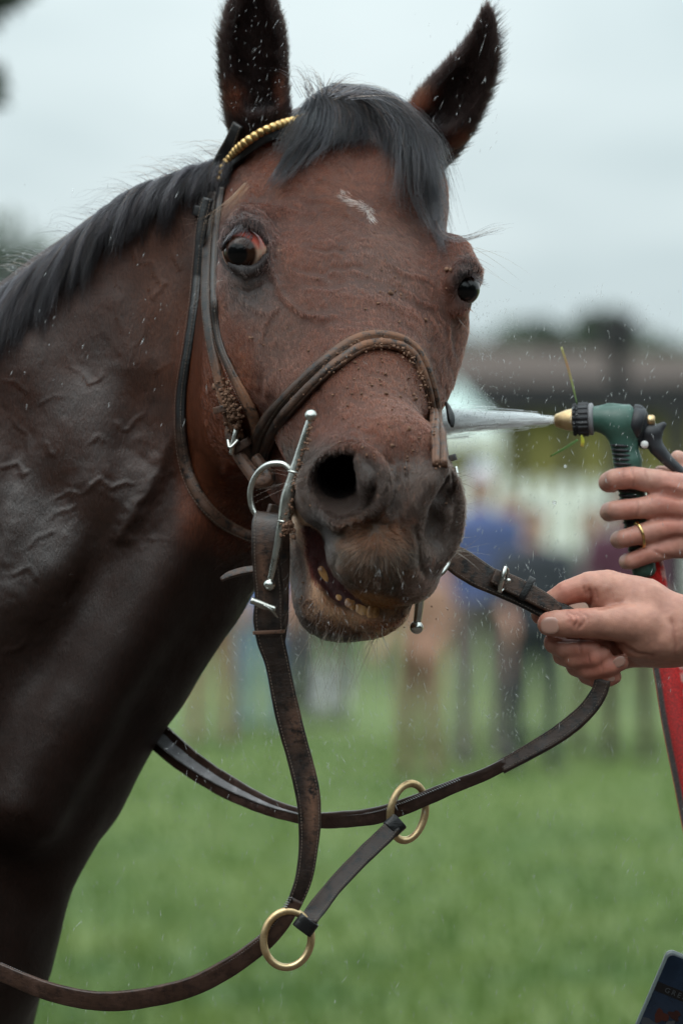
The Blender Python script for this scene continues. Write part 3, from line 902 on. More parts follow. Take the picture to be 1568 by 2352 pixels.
PROF_FLAT = np.array([(-.93, -1), (-1, -.5), (-1, .4), (-.95, .85), (-.85, 1), (-.3, 1.0), (.3, 1.0), (.85, 1), (.95, .85), (1, .4), (1, -.5), (.93, -1)])
PROF_RAISED = np.array([(-.95, -1), (-1, -.3), (-.93, .25), (-.74, .3), (-.62, .85), (-.3, 1.15), (.3, 1.15), (.62, .85), (.74, .3), (.93, .25), (1, -.3), (.95, -1)])
PROF_ROUND = np.array([(math.cos(a), math.sin(a)) for a in np.linspace(0, 2 * math.pi, 14, endpoint=False)])

def on_face(rows, lift=12, smooth=2):
    """(x, y[, width[, extra lift]]) rows laid on the coat"""
    R_ = spline([(r[0], r[1], r[2] if len(r) > 2 else 24, r[3] if len(r) > 3 else 0) for r in rows], 10)
    R_ = resample(R_, 6)
    z = surf_z(R_[:, 0], R_[:, 1])
    for _ in range(smooth * 6):
        zz = np.minimum(z, np.convolve(np.pad(z, 2, 'edge'), np.ones(5) / 5, 'valid')); z = .5 * z + .5 * zz
    z = np.convolve(np.pad(z, 3, 'edge'), np.ones(7) / 7, 'valid')
    P = np.stack([R_[:, 0], R_[:, 1], z - lift - R_[:, 3]], 1)
    N_ = surf_n(R_[:, 0], R_[:, 1], 22)
    for k in range(3): N_[:, k] = np.convolve(np.pad(N_[:, k], 6, 'edge'), np.ones(13) / 13, 'valid')
    return P, N_, R_[:, 2]

def strap(name, P, NRM, wid, thk, mat, parent, prof=PROF_FLAT, mud=0.0, stitch=None, uneven=1.0):
    P = np.asarray(P, float); n = len(P)
    wid = np.full(n, wid, float) if np.isscalar(wid) else np.asarray(wid, float)
    thk = np.full(n, thk, float) if np.isscalar(thk) else np.asarray(thk, float)
    NRM = np.tile(np.array(NRM, float), (n, 1)) if np.ndim(NRM) == 1 else NRM
    w2 = wid * 1.07 * (1 + .035 * uneven * N3(P, 5, 1 / 30.0))
    V, F_, B, Nn, T = sweep(P, NRM, w2, thk, prof)
    V = V + Nn.repeat(len(prof), 0) * (N3(V, 6, 1 / 14.0) * .8 * uneven)[:, None]
    me = mesh_np(name, Wn(V), F_)
    mm = np.full(len(V), mud) if np.isscalar(mud) else mud(V)
    vcol(me, np.stack([mm, mm, mm], 1))
    o = link(name, me, mat, parent)
    if stitch:
        SV, SF = [], []
        L = np.concatenate([[0], np.cumsum(np.linalg.norm(np.diff(P, axis=0), axis=1))])
        s_ = np.arange(4, L[-1] - 4, 7.5)
        for side in (-1, 1):
            for a in s_:
                r = []
                for q in (a, a + 4.2):
                    k = min(n - 1, max(0, np.searchsorted(L, q)))
                    r.append(P[k] + B[k] * side * wid[k] * stitch / 2 + Nn[k] * thk[k] * .52 + T[k] * (q - L[k]))
                k = min(n - 1, max(0, np.searchsorted(L, a)))
                b = len(SV); u = B[k] * .9; v = Nn[k] * .9
                SV += [r[0] - u, r[0] + v, r[0] + u, r[1] - u, r[1] + v, r[1] + u]
                SF += [[b, b + 1, b + 4, b + 3], [b + 1, b + 2, b + 5, b + 4]]
        so = link('stitching', mesh_np('stitching', Wn(np.array(SV)), SF, False), MAT_THREAD, o if parent is None or parent.parent is None else parent)
        so['kind'] = 'stuff'
        if so.parent == o and parent is not None: so.matrix_parent_inverse = Matrix.Identity(4)
        if so.parent == o: so.matrix_parent_inverse = Matrix.Identity(4) if parent is not None else Matrix.Identity(4)
    return o

def rod(name, pts, rad, mat, parent, n=14, sm=8, label=None):
    pts = np.array(pts, float)
    rad = np.full(len(pts), rad, float) if np.isscalar(rad) else np.array(rad, float)
    R_ = spline(np.column_stack([pts, rad]), sm) if sm > 1 else np.column_stack([pts, rad])
    P = R_[:, :3]; T = np.gradient(P, axis=0); T /= np.linalg.norm(T, axis=1)[:, None]
    N_ = np.zeros_like(P); v = np.array([0.13, 0.2, -1.0])
    for i in range(len(P)):
        v = v - (v @ T[i]) * T[i]; v /= np.linalg.norm(v); N_[i] = v
    a = np.linspace(0, 2 * math.pi, n, endpoint=False); prof = np.stack([np.cos(a), np.sin(a)], 1)
    V, F_, *_ = sweep(P, N_, R_[:, 3] * 2, R_[:, 3] * 2, prof)
    o = link(name, mesh_np(name, Wn(V), F_), mat, parent)
    if label: o['label'] = label
    return o

def ring(name, c, rx, ry, tube_r, mat, parent, u=(1, 0, 0), v=(0, 1, 0), label=None):
    u = nrm(u); v = nrm(v); n = 56; m_ = 16
    a = np.linspace(0, 2 * math.pi, n, endpoint=False); b = np.linspace(0, 2 * math.pi, m_, endpoint=False)
    A, Bb = np.meshgrid(a, b, indexing='ij')
    rd = np.cos(A)[..., None] * u * rx + np.sin(A)[..., None] * v * ry
    dn = rd / np.linalg.norm(rd, axis=-1, keepdims=True); w = np.cross(u, v)
    V = (np.array(c) + rd + dn * (np.cos(Bb) * tube_r)[..., None] + w * (np.sin(Bb) * tube_r)[..., None]).reshape(-1, 3)
    i, j = np.meshgrid(np.arange(n), np.arange(m_), indexing='ij')
    q = np.stack([i * m_ + j, ((i + 1) % n) * m_ + j, ((i + 1) % n) * m_ + (j + 1) % m_, i * m_ + (j + 1) % m_], -1).reshape(-1, 4)
    o = link(name, mesh_np(name, Wn(V), q), mat, parent)
    if label: o['label'] = label
    return o

def band_loop(name, c, t, nrm_, w, thk_gap, length, mat, parent, mud=0.0):
    """a keeper: short band wrapped round a strap; c centre, t strap direction"""
    t = nrm(t); n_ = nrm(nrm_); n_ = nrm(n_ - (n_ @ t) * t); b = np.cross(t, n_)
    a = np.linspace(0, 2 * math.pi, 28)
    sq = 3.5
    cx, sy = np.cos(a), np.sin(a); k = (np.abs(cx) ** sq + np.abs(sy) ** sq) ** (-1 / sq)
    P = np.array(c) + b * (cx * k * w / 2)[:, None] + n_ * (sy * k * thk_gap / 2)[:, None]
    NR = b * cx[:, None] + n_ * sy[:, None]
    return strap(name, P, NR, length, 5, mat, parent, mud=mud, uneven=.3)

_rng = np.random.RandomState(5)
_ico = None
def clumps(name, items, parent, mat, seed=1):
    """mud clods: (x, y, z, r) rows joined into one piece"""
    rs = np.random.RandomState(seed)
    g = (1 + 5 ** .5) / 2
    B0 = np.array([(-1, g, 0), (1, g, 0), (-1, -g, 0), (1, -g, 0), (0, -1, g), (0, 1, g), (0, -1, -g), (0, 1, -g), (g, 0, -1), (g, 0, 1), (-g, 0, -1), (-g, 0, 1)]) / math.sqrt(1 + g * g)
    Fi = np.array([(0, 11, 5), (0, 5, 1), (0, 1, 7), (0, 7, 10), (0, 10, 11), (1, 5, 9), (5, 11, 4), (11, 10, 2), (10, 7, 6), (7, 1, 8), (3, 9, 4), (3, 4, 2), (3, 2, 6), (3, 6, 8), (3, 8, 9), (4, 9, 5), (2, 4, 11), (6, 2, 10), (8, 6, 7), (9, 8, 1)])
    V, F_ = [], []
    for k, (x, y, z, r) in enumerate(items):
        q = B0 * (1 + rs.uniform(-.35, .45, (12, 1))) * r * rs.uniform(.6, 1.3, 3)
        V.append(q + (x, y, z)); F_.append(Fi + 12 * k)
    o = link(name, mesh_np(name, Wn(np.concatenate(V)), np.concatenate(F_)), mat, parent)
    o['kind'] = 'stuff'
    return o

# ------------------------------------------------------------------ the bridle
def world_at(x, y, z): return W(x, y, z)
bridle = empty('bridle', W(560, 700, 0), 'black leather bridle splashed with mud, with a gold studded browband', 'bridle')
mudzone = lambda cx, cy, rx, ry, base=.15: (lambda V: np.clip(base + 1.6 * bell(V[:, 0], V[:, 1], cx, cy, rx, ry), 0, 1))

# headpiece over the poll behind the picture-left ear
P, N_, w_ = on_face([(466, 492, 30), (484, 425, 30), (505, 372, 30), (528, 330, 28), (548, 285, 26)], 14)
strap('headpiece', P, N_, w_, 11, L_BLACK, bridle, stitch=.8)
# throatlatch
P, N_, w_ = on_face([(478, 455, 24), (463, 520, 24), (455, 600, 25), (447, 690, 25), (431, 800, 26), (417, 890, 26), (414, 980, 27), (426, 1070, 28), (456, 1140, 28), (505, 1195, 27), (560, 1226, 24), (600, 1236, 22)], 13)
P[:, 2] = np.minimum(P[:, 2], 250 + 0 * P[:, 2])
strap('throatlatch', P, N_, w_, 14, L_BLACK, bridle, prof=PROF_RAISED, stitch=.82, mud=lambda V: np.clip((V[:, 1] - 950) / 400, 0, .4))
# cheekpiece
P, N_, w_ = on_face([(492, 440, 22), (482, 500, 22), (476, 590, 23), (474, 690, 24), (484, 780, 25), (499, 850, 26), (514, 918, 28), (534, 975, 30), (562, 1030, 32), (588, 1078, 34)], 18)
cheek_P, cheek_N = P, N_
strap('cheekpiece', P, N_, w_, 12, L_BLACK, bridle, stitch=.8, mud=mudzone(530, 940, 50, 110, .1))
# noseband headstrap
P, N_, w_ = on_face([(508, 430, 18), (498, 500, 18), (492, 590, 19), (491, 690, 20), (502, 780, 22), (528, 850, 27), (556, 905, 32), (580, 955, 36), (594, 1005, 34)], 14)
strap('noseband_strap', P, N_, w_, 11, L_BLACK, bridle, prof=PROF_RAISED, stitch=.86, mud=mudzone(575, 940, 50, 90, .1))
# noseband: padded band with two rolls
NB = [(596, 1062, 44), (604, 1012, 52), (632, 962, 56), (688, 899, 56), (755, 836, 54), (822, 790, 50), (884, 781, 48), (938, 800, 46), (968, 843, 44), (990, 915, 42), (1004, 1000, 38), (1010, 1070, 34)]
P, N_, w_ = on_face(NB, 8)
nbm = lambda V: np.clip(.22 + .75 * bell(V[:, 0], V[:, 1], 880, 800, 120, 70) + .35 * (V[:, 0] > 960) + .3 * fbm(V, 71, 1 / 30.0, 2), 0, 1)
nb = strap('noseband', P, N_, w_, 12, L_BROWN, bridle, mud=nbm)
T = np.gradient(P, axis=0); T /= np.linalg.norm(T, axis=1)[:, None]; B_ = np.cross(T, N_)
sgn = 1.0 if B_[len(B_) // 2, 1] < 0 else -1.0
strap('noseband_outer_roll', P + sgn * B_ * (w_ * .24)[:, None] + N_ * 6, N_, w_ * .50, 17, L_BROWN, bridle, prof=PROF_RAISED, mud=nbm, stitch=.8)
strap('noseband_inner_roll', P - sgn * B_ * (w_ * .27)[:, None] + N_ * 5, N_, w_ * .40, 18, L_BROWN, bridle, prof=PROF_ROUND, mud=nbm)
# browband: black backing, gold clinchers
BB = [(500, 418, 16), (514, 380, 20), (548, 340, 22), (596, 306, 22), (648, 284, 20), (706, 268, 18)]
P, N_, w_ = on_face([(a + 7, b + 12, 26) for a, b, c in BB], 8)
strap('browband', P, N_, w_, 14, L_BLACK, bridle)
P, N_, w_ = on_face(BB, 27)
L = np.concatenate([[0], np.cumsum(np.linalg.norm(np.diff(P, axis=0), axis=1))])
nk = 21
for k in range(nk):
    a0, a1 = L[-1] * k / nk, L[-1] * (k + .93) / nk
    q = np.array([[np.interp(a, L, P[:, c]) for c in range(3)] for a in np.linspace(a0, a1, 4)])
    nn = np.array([[np.interp(a, L, N_[:, c]) for c in range(3)] for a in np.linspace(a0, a1, 4)])
    o = strap('clincher', q, nn, np.array([18, 20.5, 20.5, 18.]), np.array([12, 16, 16, 12.]), GOLD, bridle, prof=PROF_ROUND, uneven=0)
P, N_, w_ = on_face([(966, 340, 16), (978, 362, 16), (988, 390, 14)], 12)
for k in range(3):
    i0 = int(k * (len(P) - 1) / 3); i1 = int((k + .9) * (len(P) - 1) / 3)
    if i1 - i0 >= 2: strap('clincher', P[i0:i1 + 1], N_[i0:i1 + 1], 15, 12, GOLD, bridle, prof=PROF_ROUND, uneven=0)
# keepers, buckle
zk = float(surf_z(466, 486))
band_loop('keeper', (468, 487, zk - 22), (-.25, 1, .1), (-.3, 0, -1), 46, 30, 22, L_BLACK, bridle)
zk = float(surf_z(512, 935))
band_loop('keeper', (515, 938, zk - 30), (.25, 1, 0), (-.2, 0, -1), 46, 34, 15, L_BLACK, bridle, mud=.4)
zk = float(surf_z(556, 1020))
band_loop('keeper', (556, 1022, zk - 34), (.5, .8, 0), (-.2, 0, -1), 50, 38, 18, L_BLACK, bridle, mud=.3)
rod('cheek_buckle', [(548, 968, zk - 55), (540, 1000, zk - 60), (531, 1044, zk - 52)], [6, 6.5, 6], STEEL, bridle)
rod('buckle_pin', [(524, 1010, zk - 50), (529, 1028, zk - 62), (548, 1010, zk - 62)], 4, STEEL, bridle)
# billet folded round the bit ring
P = resample(spline([(534, 962, zk - 28, 24), (528, 1000, zk - 30, 28), (550, 1048, zk - 40, 34), (578, 1086, zk - 60, 38), (597, 1106, zk - 75, 40), (618, 1098, zk - 84, 36), (606, 1076, zk - 70, 30), (586, 1048, zk - 56, 28)], 10), 6)
strap('cheekpiece_billet', P[:, :3], (-.25, -.1, -1), P[:, 3] * .84, 13, L_BLACK, bridle, prof=PROF_RAISED, mud=.45)
# the loose tail under the chin, the far-side keeper and cheek parts
P = resample(spline([(596, 1306, -120, 17), (560, 1311, -110, 17), (528, 1320, -100, 16), (508, 1331, -95, 9)], 8), 5)
strap('strap_tail', P[:, :3], (0, -.6, -1), P[:, 3], 8, L_BLACK, bridle, mud=.3)
P = resample(spline([(1024, 925, -30, 8), (1032, 945, -50, 17), (1036, 965, -60, 17), (1038, 981, -66, 7)], 8), 4)
strap('strap_tail', P[:, :3], (.6, 0, -1), P[:, 3], P[:, 3] * .8, L_BLACK, bridle, prof=PROF_ROUND)
P = resample(spline([(1010, 980, -150, 24), (1016, 1040, -190, 26), (1030, 1080, -220, 24), (1042, 1115, -235, 18)], 8), 5)
strap('cheekpiece', P[:, :3], (.7, 0, -1), P[:, 3], 12, L_BROWN, bridle, mud=.6)
band_loop('keeper', (1030, 1054, -205), (.3, 1, 0), (.6, 0, -1), 32, 22, 14, L_BLACK, bridle, mud=.2)
rod('cheek_buckle', [(1046, 1072, -232), (1050, 1098, -240), (1047, 1118, -240)], 4, STEEL, bridle)
# mud on the leather
rs = np.random.RandomState(3); it = []
for k in range(420):
    if rs.rand() < .62:
        t = np.clip(rs.normal(.60, .2), .0, 1); i = t * (len(NB) - 1); a = int(min(len(NB) - 2, i)); f = i - a
        x = NB[a][0] * (1 - f) + NB[a + 1][0] * f + rs.normal(0, 7); y = NB[a][1] * (1 - f) + NB[a + 1][1] * f + rs.normal(0, 13)
        r = rs.uniform(1.2, 4.2)
        it.append((x, y, float(surf_z(x, y)) - 24, r))
    else:
        t = rs.rand() ** .7; x = 512 + 34 * t + rs.normal(0, 9); y = 880 + 100 * t + rs.normal(0, 13)
        it.append((x, y, float(surf_z(x, y)) - 32 - rs.uniform(0, 12), rs.uniform(1.5, 6.5)))
clumps('mud', it, bridle, MAT_MUD)

# ------------------------------------------------------------------ the bit
bit = empty('snaffle_bit', W(660, 1120, -430), 'steel full cheek snaffle bit through the mouth with muddy long cheek bars', 'bit')
BZ = -455
rod('cheek_bar', [(712, 962, BZ - 20), (700, 1002, BZ - 18), (685, 1052, BZ - 14), (672, 1100, BZ - 10), (662, 1140, BZ - 6), (655, 1185, BZ), (645, 1215, BZ), (634, 1272, BZ + 6), (620, 1335, BZ + 10)],
    [8, 9.5, 11, 14, 17.5, 17, 11.5, 10, 7.5], STEEL, bit)
ring('collar', (676, 1086, BZ - 12), 14, 14, 2.6, STEEL, bit, (1, .25, 0), (0, .1, 1)); ring('collar', (652, 1200, BZ), 14, 14, 2.6, STEEL, bit, (1, .25, 0), (0, .1, 1))
for c in ((714, 955, BZ - 20), (619, 1343, BZ + 10)): blob('ball', c, (15, 15, 15), ((1, 0, 0), (0, 1, 0), (0, 0, 1)), STEEL, bit, 2.0)
rod('bit_ring', [(674, 1088, BZ), (650, 1066, BZ + 8), (615, 1068, BZ + 20), (588, 1092, BZ + 34), (575, 1130, BZ + 44), (582, 1172, BZ + 44), (610, 1204, BZ + 32), (650, 1208, BZ + 4)], 7, STEEL, bit)
rod('mouthpiece', [(660, 1165, BZ + 10), (720, 1190, BZ + 70), (820, 1230, BZ + 110), (920, 1260, BZ + 110), (985, 1262, BZ + 110)], [14, 15, 9, 15, 14], STEEL, bit)
rod('cheek_bar', [(988, 1230, -330), (975, 1300, -322), (966, 1350, -318), (961, 1400, -314), (957, 1432, -312)], [12, 13, 11.5, 10, 9], STEEL, bit)
blob('ball', (956, 1441, -312), (15.5, 15.5, 15.5), ((1, 0, 0), (0, 1, 0), (0, 0, 1)), STEEL, bit, 2.0)
rod('bit_ring', [(972, 1300, -322), (985, 1322, -300), (1004, 1322, -280), (1022, 1305, -262), (1030, 1280, -250), (1018, 1250, -262)], 7, STEEL, bit)
it = [(712 + rs.normal(4, 4) - t * 62, 960 + t * 250 + rs.normal(0, 4), BZ - 28 + rs.normal(0, 3), rs.uniform(1.5, 4.0)) for t in rs.rand(90) for _ in (0,)]
it += [(655 + rs.normal(8, 9), 1212 + rs.normal(0, 9), BZ - 10, rs.uniform(2.5, 6)) for _ in range(40)]
clumps('mud', it, bit, MAT_MUD, 4)

# ------------------------------------------------------------------ reins and martingale
reins = empty('reins', W(640, 1200, -420), 'worn brown leather reins looping from the bit under the head through two brass rings', 'reins')
P = resample(spline([(618, 1180, -418, 58), (612, 1200, -440, 62), (610, 1250, -448, 60), (613, 1310, -440, 62), (618, 1366, -430, 62), (617, 1420, -425, 66), (622, 1470, -420, 62), (636, 1520, -415, 54), (650, 1590, -410, 54), (668, 1670, -405, 55), (690, 1750, -400, 54), (706, 1820, -398, 53), (711, 1880, -396, 50), (708, 1950, -394, 42), (697, 2020, -392, 38), (676, 2076, -390, 32)], 10), 7)
streak = lambda V: np.clip(.05 + .7 * bell(V[:, 0], V[:, 1], 718, 1850, 14, 90) + .4 * bell(V[:, 0], V[:, 1], 680, 1660, 20, 60) + .5 * bell(V[:, 0], V[:, 1], 606, 1290, 12, 90), 0, 1)
NN = np.array([(-.18, 0, -1)] * len(P)); NN[:, 0] += np.linspace(0, .5, len(P))
strap('rein', P[:, :3], NN, P[:, 3], 9, L_BROWN, reins, mud=streak, stitch=.84)
P = resample(spline([(612, 1184, -404, 52), (630, 1196, -390, 58), (640, 1260, -392, 50), (640, 1340, -395, 46), (638, 1420, -400, 46), (634, 1480, -405, 40), (634, 1530, -408, 30)], 10), 7)
strap('rein_billet', P[:, :3], (.25, 0, -1), P[:, 3], 9, L_BROWN, reins, mud=.2)
P = resample(spline([(682, 2066, -390, 30), (664, 2098, -386, 30), (640, 2130, -380, 34), (600, 2170, -372, 38), (520, 2226, -350, 42), (416, 2274, -320, 44), (260, 2300, -270, 44), (130, 2282, -220, 42), (0, 2232, -160, 38), (-90, 2190, -110, 36), (-240, 2090, -10, 36), (-420, 1900, 140, 36), (-600, 1650, 330, 36), (-760, 1380, 560, 36)], 12), 8)
strap('rubber_grip', P[:, :3], (-.05, .35, -1), P[:, 3], 13, L_EDGE, reins, mud=.15)
# woven upper edge of the grip: short pale cross ribs
def ribs(name, P, up, w0, w1, step, size, mat, parent, thk=9, nrm_=(0, 0, -1)):
    P = np.asarray(P, float); L = np.concatenate([[0], np.cumsum(np.linalg.norm(np.diff(P, axis=0), axis=1))])
    T = np.gradient(P, axis=0); T /= np.linalg.norm(T, axis=1)[:, None]; n_ = nrm(nrm_)
    V, F_ = [], []
    for a in np.arange(2, L[-1] - 2, step):
        c = np.array([np.interp(a, L, P[:, k]) for k in range(3)]); t = np.array([np.interp(a, L, T[:, k]) for k in range(3)])
        b = nrm(np.cross(t, n_)); b = b if b[1] < 0 else -b; d = nrm(b * .9 + t * .35)
        p0 = c + b * w0 + n_ * thk; p1 = c + b * w1 + n_ * thk * .6 + t * size
        s0 = len(V); u = t * size * .35; v = n_ * size * .5
        V += [p0 - u, p0 + v, p0 + u, p1 - u, p1 + v, p1 + u]; F_ += [[s0, s0 + 1, s0 + 4, s0 + 3], [s0 + 1, s0 + 2, s0 + 5, s0 + 4]]
    o = link(name, mesh_np(name, Wn(np.array(V)), F_), mat, parent); o['kind'] = 'stuff'; return o
ribs('grip_weave', P[:, :3], -1, 12, 21, 6, 4.2, L_GREY, reins, 9)
# the far rein: bit to hand, hand to ring, on round the neck
FR = [(1006, 1272, -262, 40), (1036, 1280, -250, 56), (1066, 1298, -240, 62), (1104, 1322, -230, 60), (1150, 1345, -222, 52), (1200, 1368, -214, 50), (1250, 1394, -206, 50), (1296, 1414, -200, 48), (1340, 1440, -196, 44)]
P = resample(spline(FR, 10), 7)
strap('rein', P[:, :3], (.1, -.25, -1), P[:, 3], 10, L_BROWN, reins, mud=lambda V: np.clip(.35 - (V[:, 0] - 1050) / 400, 0.0, .6), stitch=.86)
P = resample(spline([(1130, 1322, -242, 34), (1170, 1340, -236, 40), (1215, 1362, -230, 40), (1262, 1388, -222, 34), (1286, 1402, -216, 14)], 10), 6)
strap('rein_billet', P[:, :3], (.1, -.25, -1), P[:, 3], 8, L_BROWN, reins, mud=.25, stitch=.8)
rod('rein_buckle', [(1160, 1302, -256), (1155, 1318, -262), (1150, 1340, -262), (1146, 1360, -256)], [5, 6.5, 6.5, 5], STEEL, reins)
rod('rein_buckle', [(1161, 1303, -250), (1166, 1312, -242), (1160, 1346, -240), (1148, 1361, -250)], 2.6, STEEL, reins, label='steel side bar of the buckle')
blob('buckle_stud', (1167, 1334, -262), (6, 6, 6), ((1, 0, 0), (0, 1, 0), (0, 0, 1)), STEEL, reins, 2)
band_loop('keeper', (1209, 1352, -230), (.85, .45, 0), (0, -.2, -1), 55, 17, 15, L_BLACK, reins)
P = resample(spline([(1384, 1560, -185, 34), (1374, 1592, -182, 36), (1346, 1632, -178, 38), (1296, 1676, -172, 40), (1236, 1714, -166, 36), (1190, 1740, -160, 34), (1150, 1762, -155, 32)], 12), 7)
strap('rein', P[:, :3], (-.1, -.5, -1), P[:, 3], 13, L_BLACK, reins, mud=.15, stitch=.7)
P = resample(spline([(1162, 1754, -158, 26), (1110, 1780, -150, 27), (1050, 1803, -140, 29), (990, 1828, -130, 32), (930, 1852, -118, 34), (860, 1874, -80, 36), (790, 1882, -20, 36), (730, 1884, 60, 34), (680, 1872, 130, 34), (610, 1850, 220, 40), (520, 1806, 330, 50), (440, 1755, 430, 56), (380, 1706, 510, 58), (325, 1652, 590, 58), (270, 1590, 700, 58)], 12), 8)
strap('rubber_grip', P[:, :3], (.05, .15, -1), P[:, 3], 12, L_EDGE, reins, mud=.05)
ribs('grip_weave', P[P[:, 0] < 1120][:, :3][8:], -1, 8, 15, 6, 4, L_GREY, reins, 10)
# its woven wet inner face towards the neck
Q = P[P[:, 0] < 690]
T_ = np.gradient(Q[:, :3], axis=0); T_ /= np.linalg.norm(T_, axis=1)[:, None]
b_ = np.cross(T_, np.array([0, 0, -1.])); b_ *= np.where(b_[:, 1] < 0, 1, -1)[:, None]
wq = np.clip((690 - Q[:, 0]) / 7, 4, 44)
strap('woven_face', Q[:, :3] + b_ * (5 + wq * .12)[:, None] + np.array([0, 0, -9.]), (.05, -.3, -1), wq, 6, L_GREY, reins)
def buckle(name, a, b, r, parent):
    return rod(name, [a, tuple((np.array(a) + b) / 2), b], r, STEEL, parent)
buckle('rein_buckle', (577, 1379, -462), (633, 1400, -468), 8, reins)
rod('rein_buckle', [(577, 1379, -458), (596, 1392, -466), (628, 1402, -462)], 4, STEEL, reins)
rod('buckle_pin', [(606, 1390, -474), (624, 1402, -474), (638, 1419, -466)], [3.5, 3.5, 2.5], STEEL, reins)
band_loop('keeper', (618, 1452, -424), (.05, 1, 0), (0, 0, -1), 70, 34, 8, L_BROWN, reins, mud=.5)

mart = empty('irish_martingale', W(798, 2030, -250), 'short stitched leather strap joining two brass rings threaded on the reins', 'martingale')
ring('ring', (660, 2157, -385), 55, 65, 9, BRASS, mart, (1, .05, .15), (-.08, 1, .05))
ring('ring', (936, 1865, -122), 42, 66, 9, BRASS, mart, (.95, .25, .35), (-.22, 1, 0))
P = resample(spline([(905, 1895, -150, 34), (884, 1918, -160, 38), (850, 1950, -190, 38), (806, 1994, -235, 38), (764, 2040, -290, 38), (728, 2086, -340, 40), (706, 2116, -390, 40)], 10), 7)
strap('joining_strap', P[:, :3], (-.2, -.15, -1), P[:, 3], 12, L_BLACK, mart, stitch=.8, mud=.12)
band_loop('end_loop', (906, 1896, -140), (.8, -.75, .2), (0, 0, -1), 40, 34, 30, L_BLACK, mart)
band_loop('end_loop', (702, 2124, -388), (-.6, .8, .1), (0, 0, -1), 46, 34, 32, L_BLACK, mart)
# ------------------------------------------------------------------ hair: coat, mane, forelock, ear fringe, whiskers
def hair_mat(name, rough=.35, ior=1.5):
    m = bpy.data.materials.new(name); m.use_nodes = True
    t = m.node_tree; t.nodes.clear()
    o = t.nodes.new('ShaderNodeOutputMaterial'); h = t.nodes.new('ShaderNodeBsdfHairPrincipled')
    h.parametrization = 'COLOR'
    a = t.nodes.new('ShaderNodeAttribute'); a.attribute_name = 'Col'
    t.links.new(a.outputs['Color'], h.inputs['Color'])
    h.inputs['Roughness'].default_value = rough
    h.inputs['IOR'].default_value = ior
    h.inputs['Radial Roughness'].default_value = rough + .1
    t.links.new(h.outputs[0], o.inputs['Surface'])
    return m
MAT_FUR = hair_mat('coat_hair', .38, 1.36)
MAT_MANE = hair_mat('mane_hair', .30, 1.40)

def hair_object(name, S, rad, col, mat, parent, taper=0.15):
    """S (n, k, 3) grid coordinates; rad (n,) grid units; col (n,3)"""
    n, k, _ = S.shape
    hc = bpy.data.hair_curves.new(name)
    hc.add_curves([k] * n)
    P = Wn(S.reshape(-1, 3)).astype(np.float32)
    hc.attributes['position'].data.foreach_set('vector', P.ravel()) if 'position' in hc.attributes else None
    w = np.linspace(1, taper, k)
    r = (np.asarray(rad)[:, None] * w[None] / PX).astype(np.float32).ravel()
    ra = hc.attributes.get('radius') or hc.attributes.new('radius', 'FLOAT', 'POINT')
    ra.data.foreach_set('value', r)
    ca = hc.attributes.new('Col', 'FLOAT_COLOR', 'CURVE')
    c4 = np.ones((n, 4), np.float32); c4[:, :3] = col
    ca.data.foreach_set('color', c4.ravel())
    hc.materials.append(mat)
    o = link(name, hc, None, parent)
    return o

rs = np.random.RandomState(11)
# ---- coat: roots on the faces that can be seen in the frame
fc = HV[HQ].mean(1); fn = np.cross(HV[HQ[:, 2]] - HV[HQ[:, 0]], HV[HQ[:, 3]] - HV[HQ[:, 1]]); fa = np.linalg.norm(fn, axis=1); fn /= fa[:, None] + 1e-9
sel = (fc[:, 0] > -65) & (fc[:, 0] < 1200) & (fc[:, 1] > -105) & (fc[:, 1] < 2370) & (fn[:, 2] < .45) & (fc[:, 2] < 700)
fc, fn, fa, fq = fc[sel], fn[sel], fa[sel], HQ[sel]
z_front = surf_z(fc[:, 0], fc[:, 1])
vis = fc[:, 2] < z_front + 34
fc, fn, fa, fq = fc[vis], fn[vis], fa[vis], fq[vis]
dens = fa.copy()
neck_f = (fc[:, 0] < 500) | (fc[:, 1] > 1300) & (fc[:, 0] < 600)
dens[neck_f] *= .30
ear_f = (fc[:, 1] < 330) & (fc[:, 2] > 200) & ((fc[:, 0] < 668) | (fc[:, 0] > 905))
dens[ear_f] *= 1.3
inn = (bell(fc[:, 0], fc[:, 1], 790, 1112, 74, 74) > .45) & (fc[:, 2] > -560) & (fc[:, 1] > 1000); dens[inn] = 0
eyez = (np.hypot(fc[:, 0] - 562, fc[:, 1] - 575) < 60) | (np.hypot(fc[:, 0] - 1058, fc[:, 1] - 662) < 46); dens[eyez] *= .12
mouth = (fc[:, 1] > 1215) & (fc[:, 2] > -440) & (fc[:, 2] < -300) & (fc[:, 0] > 730) & (fc[:, 1] < 1405) & (fn[:, 1] > -.2); dens[mouth] *= .1
NH = globals().get('DEV_HAIR', 230000)
ids = np.searchsorted(np.cumsum(dens), rs.rand(NH) * dens.sum())
uv = rs.rand(NH, 2)
q = fq[ids]
root = (HV[q[:, 0]] * ((1 - uv[:, :1]) * (1 - uv[:, 1:])) + HV[q[:, 1]] * (uv[:, :1] * (1 - uv[:, 1:])) + HV[q[:, 2]] * (uv[:, :1] * uv[:, 1:]) + HV[q[:, 3]] * ((1 - uv[:, :1]) * uv[:, 1:]))
vn_ = vnormals(HV, HQ)
nor = vn_[q[:, 0]]
colr = HC[q[:, 0]]
x, y = root[:, 0], root[:, 1]
